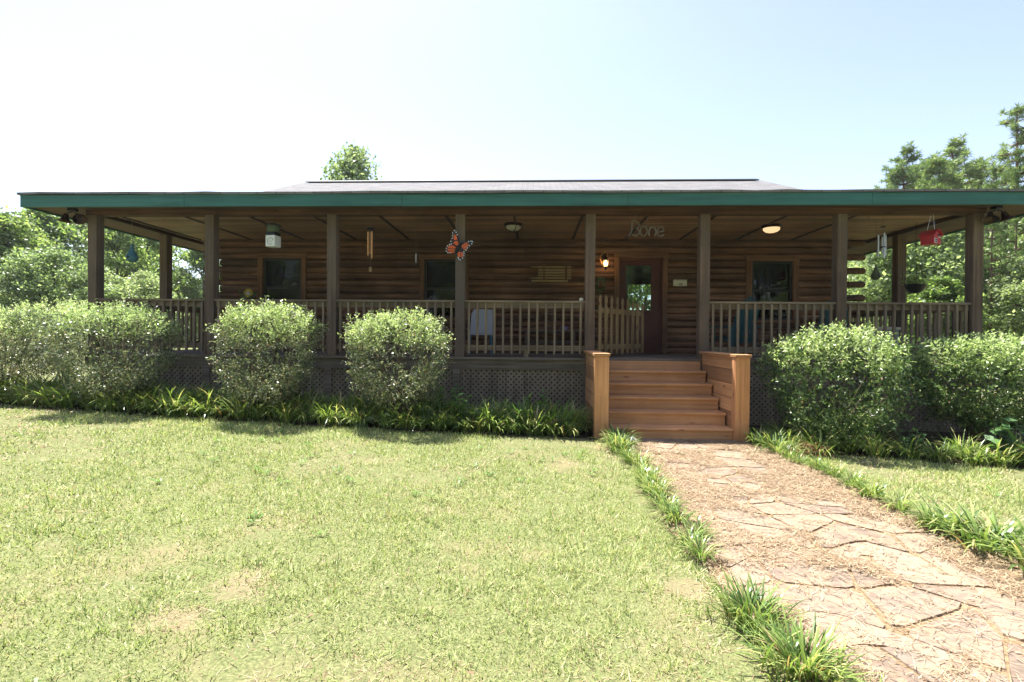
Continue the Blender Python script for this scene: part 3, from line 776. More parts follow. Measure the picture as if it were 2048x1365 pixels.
# ------------------------------------------------------------------ front steps
ST = thing('porch_steps', 'orange cedar steps with boxed side walls below the porch gate', 'steps', (1.84, -.8, 0))
def loc(mb): mb.v = [(x-1.84, y+.8, z) for x, y, z in mb.v]; return mb
sx0, sx1 = 1.02, 2.665
for k in range(6):
    y = -.125-.265*k; zt = DZ-.172*k-(.037 if k == 0 else 0); zb = DZ-.172*(k+1)
    if k == 5: zb = gz(1.8)+.012
    if k > 0:
        t_ = loc(MB().box(sx0, sx1, y-.03, y+.262, zt-.034, zt)).build('tread', M['cedarX'], ST, bevel=.006)
        loc(MB().box(sx0+.005, sx1-.005, y, y+.025, zb, zt-.036)).build('riser', M['cedarX'], t_)
    else:
        loc(MB().box(sx0, sx1, y, y+.025, zb, zt)).build('riser', M['cedarX'], ST)
for xa, xb in ((.835, 1.018), (2.667, 2.85)):
    yf = -1.51
    wl_ = loc(MB().box(xa+.02, xb-.02, yf+.02, -.13, gz(xa)-.02, 1.118)).build('side_wall', M['cedarY'], ST)
    loc(MB().box(xa-.015, xb+.015, yf-.03, -.10, 1.12, 1.158)).build('cap', M['cedarY'], wl_, bevel=.006)
    cb = MB().box(xa, xb, yf-.005, yf+.018, gz(xa)-.02, 1.118)
    loc(cb).build('front_board', M['cedarZ'], wl_, bevel=.004)
    loc(MB().box(xa-.004, xa+.018, yf+.02, yf+.12, gz(xa)-.02, 1.118).box(xb-.018, xb+.004, yf+.02, yf+.12, gz(xa)-.02, 1.118)).build('corner_board', M['cedarZ'], wl_, bevel=.004)
rk = MB()
rk.lathe([(.02, 0), (.13, .01), (.15, .04), (.11, .075), (.03, .09)], n=11)
rk.v = [(x*1.1+rnd.uniform(-.01, .01), y*.7+rnd.uniform(-.01, .01), z) for x, y, z in rk.v]
ro = rk.build('rock', M['rock'], smooth=True); ro.location = (1.2, -1.72, gz(1.2)+.01); tag(ro, 'small pale rock beside the foot of the wooden steps', 'rock')

for ch in list(ST.children):
    if ch.name.startswith('tread'):
        zt = max(v.co.z for v in ch.data.vertices); yf = min(v.co.y for v in ch.data.vertices)
        for x in (-.79, -.27, .25, .79):
            for dy in (.06, .2):
                e = MB().cyl((x, yf+dy, zt-.001), (x, yf+dy, zt+.0012), .0065, n=8).build('screw', M['darkmetal'], ch)
# ------------------------------------------------------------------ picket gate
A = Vector((1.06, .13, 0)); B = Vector((2.08, 1.42, 0)); gd = (B-A).normalized(); gn = Vector((gd.y, -gd.x, 0))
GT = thing('picket_gate', 'weathered wooden picket gate standing half open above the steps', 'gate', (A.x, A.y, DZ))
grot = Matrix((gd, gn, Vector((0, 0, 1)))).transposed()
Lg = (B-A).length
for z in (1.82, 1.21):
    MB().obox((gd*Lg/2)[:2]+(z-DZ,) if False else ((gd*Lg/2).x, (gd*Lg/2).y, z-DZ), (Lg, .036, .085), grot).build('gate_rail', M['picket'], GT, bevel=.003)
npk = 9
for k in range(npk):
    s = .05+(Lg-.1)*k/(npk-1)
    top = 1.05-.045*(k/(npk-1))**1.5-(.02 if k > 5 else 0); hw = .044
    pts = [(-hw, .05), (hw, .05), (hw, top-.2), (hw*.55, top-.165), (hw*.6, top-.15), (hw, top-.1), (hw*.75, top-.045), (0, top), (-hw*.75, top-.045), (-hw, top-.1), (-hw*.6, top-.15), (-hw*.55, top-.165), (-hw, top-.2)]
    o = gd*s+gn*.020
    MB().prism(pts, (o.x, o.y, 0), gd, (0, 0, 1), gn*.02).build('picket', M['picket'], GT, bevel=.002)
for z in (1.84, 1.22):
    MB().obox((.0+gd.x*.03, gd.y*.03, z-DZ), (.14, .05, .03), grot).build('hinge', M['darkmetal'], GT)

# ------------------------------------------------------------------ hung and mounted things
def cord(name, parent, p, q, r=.0035, mat='greywire'): return MB().tube([p, q], r, 5).build(name, M[mat], parent)

# name sign of bent horseshoes
sg = thing('name_sign', 'metal name sign of bent horseshoe letters hanging over the steps', 'sign', (1.83, .0, 3.0))
def px(p): return ((1.533+(1240+p[0]/20.48-1256)*.00802)-1.83, 0, (3.014-(430+p[1]/20.48-472)*.0081)-3.0)
def smoothpath(pts, n=6):
    pts = [Vector(p) for p in pts]; out = []
    for i in range(len(pts)-1):
        p0, p1, p2, p3 = pts[max(i-1,0)], pts[i], pts[i+1], pts[min(i+2, len(pts)-1)]
        for k in range(n):
            t = k/n
            out.append(.5*((2*p1)+(-p0+p2)*t+(2*p0-5*p1+4*p2-p3)*t*t+(-p0+3*p1-3*p2+p3)*t**3))
    out.append(pts[-1]); return out
LET = [[(340,880),(420,790),(470,620),(480,430),(480,290),(590,245),(720,310),(775,410),(735,520),(655,570),(745,620),(780,720),(740,820),(620,865),(490,800)],
       [(965+140*math.sin(a), 680-190*math.cos(a)) for a in np.linspace(0, 6.283, 15)],
       [(1200,860),(1175,700),(1225,570),(1320,520),(1420,565),(1465,700),(1420,860)],
       [(1545,730),(1640,700),(1760,690),(1770,570),(1660,505),(1550,570),(1510,720),(1560,840),(1660,885),(1795,815)]]
for pts in LET:
    MB().tube(smoothpath([px(p) for p in pts]), .0105, 8).build('letter', M['greywire'], sg, smooth=True)
cord('wire', sg, (-.17, 0, .25), (-.17, 0, .345)); cord('wire', sg, (.0, 0, .17), (.0, 0, .345)); cord('wire', sg, (.25, 0, .15), (.25, 0, .345))
MB().tube([px((480,300)), px((1000,470)), px((1650,500))], .004, 6).build('wire', M['greywire'], sg)

# monarch butterfly
bf = thing('metal_butterfly', 'orange and black metal monarch butterfly hung before a porch post', 'ornament', (-1.19, -.13, 2.8))
k_ = .000475
def bp(p): return ((p[0]-850)*k_, -(p[1]-750)*k_)
WING = {'a': [(860,690),(850,420),(790,240),(690,140),(615,230),(590,450),(550,620),(690,730),(800,760)],
        'b': [(560,640),(440,680),(395,800),(405,930),(520,985),(700,975),(770,900),(830,760),(700,690)],
        'c': [(890,690),(1000,585),(1180,530),(1350,515),(1385,590),(1275,735),(1120,875),(980,890),(890,800)],
        'd': [(890,800),(1015,880),(1065,1000),(1015,1130),(890,1205),(790,1125),(760,980),(800,860)]}
ORG = {'a': [[(690,300),(760,370),(790,470),(700,520),(650,440)],[(690,560),(800,520),(830,650),(760,690),(640,610)]],
       'b': [[(470,720),(640,690),(760,760),(700,790),(480,790)],[(460,815),(700,815),(700,860),(460,890)],[(480,910),(710,880),(680,940),(540,960)]],
       'c': [[(940,700),(1050,620),(1180,590),(1150,640),(960,740)],[(960,760),(1170,650),(1230,690),(1010,800)],[(1010,820),(1180,740),(1110,820),(1030,850)]],
       'd': [[(820,900),(890,900),(900,1060),(840,1090),(800,990)],[(920,900),(990,930),(1000,1030),(970,1090),(920,1080)]]}
DOT = {'a': [(690,185),(745,240),(785,320),(625,270),(625,360),(610,450),(570,555)], 'b': [(585,650),(525,675),(455,715),(418,800),(420,895),(475,945),(550,945)],
       'c': [(1205,570),(1290,560),(1345,580),(1320,650),(1230,710),(1160,780),(1110,850)], 'd': [(1030,905),(1035,970),(1030,1040),(985,1115),(895,1170),(845,1140),(815,1090)]}
for q, pts in WING.items():
    left = q in 'ab'
    def dep(x): return -abs(x-850)*k_*.35
    w_ = MB().prism([bp(p) for p in pts], (0, 0, 0), (1, -.0, 0), (0, 0, 1), (0, .006, 0)).build('wing', M['black'], bf)
    for pl in ORG[q]:
        MB().prism([bp(p) for p in pl], (0, -.004, 0), (1, 0, 0), (0, 0, 1), (0, .0045, 0)).build('wing_patch', M['orange'], w_)
    for d_ in DOT[q]:
        x, z = bp(d_); MB().cyl((x, -.004, z), (x, .001, z), .0095, n=8).build('wing_spot', M['white'], w_)
    w_.rotation_euler = (0, 0, R(16 if left else -16))
x0, z0 = bp((930, 590)); x1, z1 = bp((745, 965))
MB().tube([(x0, -.012, z0), (x0*.6+x1*.4, -.014, z0*.6+z1*.4), (x1, -.01, z1)], [.012, .02, .008], 8).build('body', M['darkmetal'], bf, smooth=True)
MB().tube([(x0, -.012, z0), (x0+.02, -.02, z0+.05)], .003, 5).tube([(x0, -.012, z0), (x0+.045, -.02, z0+.035)], .003, 5).build('antenna', M['black'], bf)
MB().tube([(.02, .0, .02), (.055, .02, .115), (.06, .054, .13)], .004, 5).build('hanger', M['greywire'], bf)

# bird feeder with white base
fd = thing('bird_feeder', 'hanging bird feeder with dark round lid, grey jar and white square base', 'bird feeder', (-4.345, .06, 2.835))
MB().lathe([(.02, .40), (.06, .395), (.135, .36), (.135, .352), (.02, .352)], n=24).build('lid', M['black'], fd, smooth=True)
MB().lathe([(.06, .24), (.10, .25), (.105, .30), (.1, .352)], n=20).build('jar', M['greengourd'], fd, smooth=True)
MB().box(-.078, .078, -.078, .078, .19, .24).build('collar', M['darkmetal'], fd)
bs = MB().box(-.085, .085, -.085, .085, 0, .188).build('base', M['white'], fd, bevel=.006)
em = MB()
em.box(-.03, .042, -.0885, -.086, .135, .141).box(-.042, -.036, -.0885, -.086, .052, .125).box(-.03, .042, -.0885, -.086, .036, .042).box(.044, .05, -.0885, -.086, .10, .13)
em.build('emblem', M['darkmetal'], bs)
MB().tube(smoothpath([(-.015,-.087,.075),(.005,-.087,.09),(.015,-.087,.07),(.035,-.087,.1)]), .003, 5).build('squiggle', M['rock'], bs)
cord('wire', fd, (0, 0, .40), (0, 0, .51)); fd.rotation_euler.z = R(-8)

# copper wind chime
wc = thing('wind_chime', 'copper tube wind chime with black disc and small wooden sail', 'wind chime', (-2.695, .05, 2.45))
MB().lathe([(.0, .71), (.055, .705), (.062, .695), (.062, .675), (.0, .672)], n=20).build('disc', M['black'], wc, smooth=True)
for (x, y, zb) in ((-.04, 0, .25), (-.015, .035, .28), (.03, -.02, .2), (.02, .03, .24)):
    MB().cyl((x, y, zb), (x, y, .64), .0135, n=10).build('chime_tube', M['copper'], wc, smooth=True)
    MB().tube([(x, y, .64), (x, y, .675)], .002, 5).build('string', M['greywire'], wc)
MB().tube([(0, 0, .672), (.0, 0, .05)], .0025, 5).build('string', M['greywire'], wc)
MB().lathe([(0, .40), (.024, .395), (.024, .375), (0, .37)], n=12).build('striker', M['sleigh'], wc)
MB().box(-.022, .022, -.004, .004, -.02, .055).build('sail', M['sleigh'], wc, bevel=.003)
MB().tube([(0, 0, .71), (0, 0, .895)], .003, 5).build('string', M['greywire'], wc)

# silver wind chime
sc_ = thing('wind_chime', 'silver tube wind chime hanging in the right porch opening', 'wind chime', (5.82, .42, 2.72))
for (x, y, zt, zb) in ((-.075, 0, .39, .02), (.0, -.03, .42, .0), (.055, .02, .39, .05), (.02, .05, .37, .08)):
    MB().cyl((x, y, zb), (x, y, zt), .013, n=10).build('chime_tube', M['silver'], sc_, smooth=True)
    MB().tube([(x, y, zt), (x*.5, y*.5, .52)], .002, 5).build('string', M['greywire'], sc_)
MB().lathe([(0, .2), (.045, .195), (.045, .18), (0, .178)], n=14).build('striker', M['black'], sc_)
MB().lathe([(0, .54), (.035, .53), (.04, .515), (0, .51)], n=14).build('disc', M['black'], sc_)
MB().tube([(0, 0, .54), (0, 0, .69)], .003, 5).build('string', M['greywire'], sc_)

# hanging rods
rd = thing('hanging_rod', 'thin white rod hanging on a line left of the butterfly', 'ornament', (-1.932, .05, 2.58))
MB().cyl((0, 0, 0), (0, 0, .15), .0075, n=8).build('rod', M['white'], rd); MB().tube([(0, 0, .15), (0, 0, .765)], .0028, 5).build('line', M['greywire'], rd)
rd = thing('hanging_hook', 'thin dark hook hanging on a line under the porch ceiling', 'ornament', (-.122, .55, 2.74))
MB().tube([(0, 0, .34), (0, 0, .67)], .003, 5).build('line', M['greywire'], rd)
MB().tube(smoothpath([(0,0,.34),(0,0,.12),(-.02,0,.06),(.0,0,.02),(.035,0,.03),(.045,0,.09)]), .007, 6).build('hook', M['bronze'], rd, smooth=True)

# gourds
def gourd(name, label, loc_, mat, s, hang):
    g = thing(name, label, 'gourd', loc_)
    MB().lathe([(.0, 0), (.045, .006), (.078, .035), (.09, .075), (.08, .12), (.052, .17), (.03, .22), (.02, .27), (.014, .31), (.0, .315)], n=20).build('gourd_body', M[mat], g, smooth=True)
    MB().cyl((.0, -.093, .08), (0, -.07, .08), .022, n=12).build('entrance_hole', M['black'], g)
    MB().tube([(0, 0, .31), (0, 0, hang)], .003, 5).build('cord', M['greywire'], g)
    g.scale = (s, s, s); return g
gourd('gourd_birdhouse', 'blue gourd birdhouse hanging in the left porch opening', (-6.9, .2, 2.60), 'bluegourd', 1.02, .795)
gourd('gourd_birdhouse', 'dull green gourd birdhouse hanging beside the silver wind chime', (5.845, .62, 2.385), 'greengourd', .82, 1.24)

# red birdhouse
bh = thing('birdhouse', 'red wooden birdhouse with white windows hanging by the right corner post', 'birdhouse', (6.31, .05, 2.88), R(24))
MB().prism([(-.09, 0), (.09, 0), (.09, .14), (0, .21), (-.09, .14)], (-.0, -.09, 0), (1, 0, 0), (0, 0, 1), (0, .19, 0)).build('box', M['red'], bh, bevel=.003)
for s in (-1, 1):
    MB().obox((s*.058, .005, .185), (.145, .24, .012), Matrix.Rotation(R(38)*s, 3, 'Y')).build('roof', M['red'], bh)
for x, z in ((-.045, .05),):
    fm = MB().box(x-.03, x+.03, -.096, -.0905, z-.035, z+.035).build('window', M['white'], bh)
    MB().box(x-.022, x-.003, -.099, -.0965, z-.027, z-.003).box(x+.003, x+.022, -.099, -.0965, z-.027, z-.003).box(x-.022, x-.003, -.099, -.0965, z+.003, z+.027).box(x+.003, x+.022, -.099, -.0965, z+.003, z+.027).build('pane', M['darkmetal'], fm)
MB().box(.0905, .096, -.03, .03, .06, .12).build('window', M['white'], bh)
MB().box(.02, .075, -.096, -.0905, .10, .112).build('shelf', M['white'], bh)
MB().cyl((.03, -.095, .145), (.03, -.0905, .145), .02, n=12).build('entrance_hole', M['black'], bh)
MB().tube([(-.0, -.05, .2), (-.02, -.04, .47)], .003, 5).tube([(0, .06, .2), (.02, .02, .47)], .003, 5).build('chain', M['silver'], bh)

# hanging basket
hb = thing('hanging_basket', 'black bowl planter hanging with wispy plant in the right porch', 'hanging basket', (6.6, .75, 2.17))
MB().lathe([(.0, 0), (.05, .004), (.1, .035), (.14, .085), (.162, .15), (.166, .155), (.155, .155), (.0, .14)], n=24).build('bowl', M['black'], hb, smooth=True)
for a in range(3):
    ca, sa = math.cos(a*2.09), math.sin(a*2.09); MB().tube([(.155*ca, .155*sa, .15), (0, 0, .75), (0, 0, 1.24)], .0028, 5).build('hanger', M['darkmetal'], hb)
n = 260; P = np.stack([rs.normal(0, .09, n), rs.normal(0, .09, n), .15+np.abs(rs.normal(0, .07, n))], 1)
V, F = leaf_quads(P, unit(n)+np.array([0,0,.5]), unit(n), rs.uniform(.03, .06, n), rs.uniform(.015, .025, n)); nmesh('plant', V, F, M['tree'], hb)

# flood lights
def flood(label, loc_, sgn):
    g = thing('flood_light', label, 'lamp', loc_)
    MB().box(-.05, .05, -.05, .05, .13, .18).build('base', M['darkmetal'], g)
    for (dx, dy, tilt, az) in ((-.10*sgn, -.02, 20, 20), (.09*sgn, .0, 55, -40)):
        c = Vector((dx, dy, .05))
        MB().tube([(0, 0, .13), (dx*.6, dy, .10), (dx, dy, .06)], .012, 8).build('arm', M['darkmetal'], g)
        sh = MB().lathe([(.0, .045), (.03, .04), (.036, .0), (.055, -.05), (.098, -.085), (.10, -.092), (.09, -.088), (.03, -.02)], n=20).build('shade', M['bronze'], g, smooth=True)
        sh.location = c; sh.rotation_euler = (R(-tilt*.4), R(-tilt*.9*(1 if dx*1 > 0 else -.3)), 0)
    return g
flood('twin bell-shaped flood light under the left end of the eave', (-7.6, -.18, 3.25), 1)
flood('twin bell-shaped flood light under the right end of the eave', (7.10, -.18, 3.25), -1)

# ceiling lights
def dome(label, loc_, lit):
    g = thing('ceiling_light', label, 'lamp', loc_)
    MB().lathe([(.0, 0), (.17, 0), (.175, -.02), (.15, -.05), (.0, -.05)], n=28).build('rim', M['bronze'], g, smooth=True)
    MB().lathe([(.14, -.05), (.135, -.085), (.1, -.115), (.05, -.13), (.0, -.133)], n=24).build('dome', M['bulbdome' if lit else 'offdome'], g, smooth=True)
    if not lit: 
        for a in range(4):
            ca, sa = math.cos(a*1.57+.4), math.sin(a*1.57+.4)
            MB().tube([(.145*ca, .145*sa, -.05), (.13*ca, .13*sa, -.1), (.05*ca, .05*sa, -.14), (0, 0, -.145)], .008, 6).build('cage_bar', M['bronze'], g)
    return g
dome('unlit dark round ceiling light on the porch ceiling', (-.36, .9, CZ), False)
dome('glowing round ceiling light at the right of the porch ceiling', (4.29, 1.05, CZ), True)

# wall lantern
lt = thing('wall_lantern', 'lit wall lantern with a curved hook arm left of the door', 'lamp', (1.50, WY-.05, 2.93))
MB().cyl((0, .01, .1), (0, -.02, .1), .06, n=18).build('back_plate', M['bronze'], lt)
MB().tube(smoothpath([(-.06, -.02, -.03), (-.1, -.06, .08), (-.06, -.1, .18), (.0, -.13, .2), (.04, -.14, .14), (.02, -.14, .09)]), .009, 8).build('hook_arm', M['copper'], lt, smooth=True)
MB().lathe([(.0, .1), (.03, .095), (.045, .06), (.062, .035), (.062, .03), (.0, .03)], (0, -.14, 0), 16).build('lantern_cap', M['black'], lt, smooth=True)
MB().lathe([(.05, .03), (.062, 0), (.058, -.06), (.035, -.11)], (0, -.14, 0), 16).build('lantern_glass', M['frost'], lt, smooth=True)
MB().lathe([(.0, .02), (.02, .01), (.034, -.03), (.026, -.07), (.0, -.08)], (0, -.14, 0), 14).build('bulb', M['bulb'], lt, smooth=True)
MB().lathe([(.036, -.11), (.03, -.14), (.012, -.17), (.0, -.19)], (0, -.14, 0), 14).build('finial', M['black'], lt, smooth=True)

# wreath
wr = thing('wreath', 'small oval dried wreath on the wall below the lantern', 'wreath', (1.41, WY-.1, 2.46))
n = 420; a = rs.uniform(0, 6.283, n); rr = rs.normal(1, .16, n)
P = np.stack([.075*np.cos(a)*rr, rs.normal(0, .012, n), .13*np.sin(a)*rr], 1)
V, F = leaf_quads(P, unit(n), unit(n), rs.uniform(.02, .04, n), rs.uniform(.01, .018, n))
nmesh('leaves', V, F, M['fern'], wr)
MB().tube([(.075*math.cos(t), 0, .13*math.sin(t)) for t in np.linspace(0, 6.283, 22)], .009, 6).build('ring', M['twig'], wr, smooth=True)

# sled
sd = thing('wooden_sled', 'old wooden sled with pointed runners hung level on the log wall', 'sled', (.4, WY-.10, 2.54))
def sz(y): return 2.54+(565-(430+y/4.55))*.01063-2.54
def sxx(x): return -.037+((860+x/4.55)-1062)*.01043-.4
for y, xa in ((490, 915), (590, 905)):
    X0, X1, z = sxx(xa), sxx(1285), sz(y)
    MB().add([(X0,-.02,z-.004),(X0,.01,z-.004),(X0,.01,z+.004),(X0,-.02,z+.004),(X0+.2,-.03,z-.016),(X0+.2,.02,z-.016),(X0+.2,.02,z+.016),(X0+.2,-.03,z+.016),(X1,-.03,z-.016),(X1,.02,z-.016),(X1,.02,z+.016),(X1,-.03,z+.016)],
             [(0,1,2,3),(11,10,9,8)]+[(i+j, i+(j+1) % 4, i+4+(j+1) % 4, i+4+j) for i in (0, 4) for j in range(4)]).build('runner', M['sleigh'], sd)
for y, xa, xb in ((517, 985, 1285), (542, 985, 1285), (566, 985, 1285), (614, 925, 1255)):
    z = sz(y); MB().box(sxx(xa), sxx(xb), -.025, .005, z-.016, z+.016).build('slat', M['sleigh'], sd, bevel=.002)
for x in (1037, 1237):
    MB().box(sxx(x)-.018, sxx(x)+.018, -.05, -.031, sz(612), sz(470)).build('crossbar', M['trim'], sd, bevel=.002)

# plaque
pq = thing('wall_plaque', 'small cream plaque on the log wall right of the door', 'sign', (3.05, WY-.09, 2.51))
MB().box(-.14, .14, 0, .018, -.066, .066).build('board', M['offwhite'], pq, bevel=.003)
MB().box(-.125, .125, -.003, -.0005, .05, .053).box(-.125, .125, -.003, -.0005, -.055, -.052).build('border_line', M['greywire'], pq)
MB().prism([(-.04, -.035), (.05, -.035), (.055, -.02), (.02, -.012), (.0, -.022), (-.03, -.016)], (0, -.0008, 0), (1,0,0), (0,0,1), (0, -.002, 0)).build('motif', M['darkmetal'], pq)

# ------------------------------------------------------------------ things on the porch
M['chairwhite'] = plain('chair_white', (.36,.36,.39), .55, var=.06)
wc2 = thing('porch_chair', 'white porch chair with a tall solid back behind the railing', 'chair', (-1.02, 1.6, DZ), R(8))
MB().prism([(-.2, 0), (.24, 0), (.24, .5), (-.12, .5), (-.17, .42)], (0, -.18, .36), (1, 0, 0), (0, .16, 1), (0, .02, 0)).build('backrest', M['chairwhite'], wc2, bevel=.01)
MB().box(-.22, .24, -.18, .26, .38, .41).build('seat', M['chairwhite'], wc2, bevel=.008)
for x, y in ((-.2, -.16), (.22, -.16), (-.2, .24), (.22, .24)): MB().cyl((x, y, 0), (x*.97, y*.97, .385), .016, n=8).build('leg', M['bluegourd'], wc2)
bn = thing('wooden_bench', 'low wooden bench against the log wall behind the railing', 'bench', (.38, 2.08, DZ))
MB().box(-.6, .56, -.18, .2, .43, .475).build('seat', M['post'], bn, bevel=.004)
for x in (-.5, .46): MB().box(x-.03, x+.03, -.15, .17, 0, .43).build('leg', M['post'], bn)
MB().box(-.47, .43, -.01, .02, .2, .27).build('stretcher', M['post'], bn)
cu = MB().lathe([(.0, 0), (.04, .0), (.05, .03), (.085, .06), (.09, .075), (.04, .065), (.0, .06)], n=18).build('dish', M['purple'], smooth=True)
cu.location = (.66, 2.05, DZ+.476); tag(cu, 'small pale purple dish standing on the wooden bench', 'dish')
kb = MB().lathe([(.0, 0), (.03, .0), (.038, .02), (.03, .045), (.0, .05)], n=14).build('cup', M['offwhite'], smooth=True)
kb.location = (.79, .0, 1.958); tag(kb, 'tiny cream cup standing on the railing beside the gate post', 'cup')
def adirondack(label, loc_, rz):
    g = thing('garden_chair', label, 'chair', loc_, rz, 'teal chairs on the right of the porch')
    for k in range(5):
        x = -.2+.1*k; MB().obox((x, .3, .62+.03*(2-abs(k-2))), (.085, .018, .72+.06*(2-abs(k-2))), Matrix.Rotation(R(-16), 3, 'X')).build('back_slat', M['tealplastic'], g, bevel=.004)
    for k in range(4): MB().obox((0, -.2+.12*k, .36-.03*k), (.52, .1, .02), Matrix.Rotation(R(-14), 3, 'X')).build('seat_slat', M['tealplastic'], g, bevel=.003)
    for s in (-1, 1):
        MB().box(s*.3-.06, s*.3+.06, -.3, .32, .54, .565).build('armrest', M['tealplastic'], g, bevel=.005)
        MB().box(s*.27-.02, s*.27+.02, -.26, -.18, 0, .54).build('leg', M['tealplastic'], g)
        MB().box(s*.27-.02, s*.27+.02, .2, .28, 0, .54).build('leg', M['tealplastic'], g)
    return g
adirondack('teal slatted garden chair nearer the door behind the right railing', (3.75, 1.35, DZ), R(200))
adirondack('teal slatted garden chair under the right-hand window', (5.55, 1.45, DZ), R(165))
tb = thing('side_table', 'dark low round table between the two teal garden chairs', 'table', (4.65, 1.5, DZ))
MB().cyl((0, 0, .48), (0, 0, .51), .33, n=24).build('tabletop', M['bronze'], tb)
for a in range(3): MB().cyl((.25*math.cos(a*2.1), .25*math.sin(a*2.1), 0), (.15*math.cos(a*2.1), .15*math.sin(a*2.1), .48), .016, n=8).build('leg', M['bronze'], tb)
ck = thing('storage_box', 'pale grey storage box with lid at the right porch railing', 'box', (6.0, .9, DZ))
MB().box(-.32, .3, -.2, .2, 0, .5).build('box_body', M['rock'], ck, bevel=.01); MB().box(-.34, .32, -.22, .22, .5, .55).build('lid', M['offwhite'], ck, bevel=.01)
sh_ = thing('plant_shelf', 'dark wooden shelf stand against the log wall left of the window', 'shelf', (-6.0, 1.95, DZ))
for z in (.25, .62, .95): MB().box(-.42, .42, -.17, .17, z, z+.025).build('shelf_board', M['post'], sh_, bevel=.003)
for x in (-.4, .4):
    for y in (-.15, .15): MB().box(x-.018, x+.018, y-.018, y+.018, 0, .95).build('leg', M['post'], sh_)
vs_ = thing('flower_vase', 'blue and white glazed vase on the middle of the porch shelf', 'vase', (-6.12, 1.88, DZ+.646))
MB().lathe([(.0, 0), (.05, 0), (.085, .06), (.09, .12), (.055, .19), (.035, .22), (.05, .25), (.0, .245)], n=20).build('vase_body', M['blueware'], vs_, smooth=True)
bt = MB().lathe([(.0, 0), (.035, 0), (.035, .17), (.014, .21), (.014, .25), (.0, .25)], n=14).build('bottle', M['tealplastic'], smooth=True)
bt.location = (-5.95, 1.86, DZ+.646); tag(bt, 'pale teal bottle standing beside the blue and white vase', 'bottle')
sf = thing('potted_sunflower', 'yellow sunflower in a dark pot on top of the porch shelf', 'potted plant', (-5.78, 1.9, DZ+.976))
MB().lathe([(.0, 0), (.06, 0), (.085, .09), (.09, .095), (.0, .085)], n=18).build('pot', M['clay'], sf, smooth=True)
MB().tube([(0, 0, .08), (.0, -.03, .16), (0, -.08, .2)], .008, 6).build('stem', M['greengourd'], sf)
MB().cyl((0, -.082, .2), (0, -.098, .198), .04, n=16).build('flower_disc', M['offwhite'], sf)
pt = MB()
for k in range(18):
    a = k*2*math.pi/18; ca, sa = math.cos(a), math.sin(a)
    pt.prism([(.035, -.012), (.07, -.017), (.1, 0), (.07, .017), (.035, .012)], (0, -.09, .2), (ca, 0, sa), (-sa, 0, ca), (0, .004, 0))
pt.build('petals', M['sunyellow'], sf)
n = 90; P = np.stack([rs.normal(-.02, .08, n), rs.normal(0, .05, n), .09+np.abs(rs.normal(0, .07, n))], 1)
V, F = leaf_quads(P, unit(n)+np.array([0,0,.3]), unit(n), rs.uniform(.06, .1, n), rs.uniform(.03, .05, n)); nmesh('leaves', V, F, M['canna'], sf)

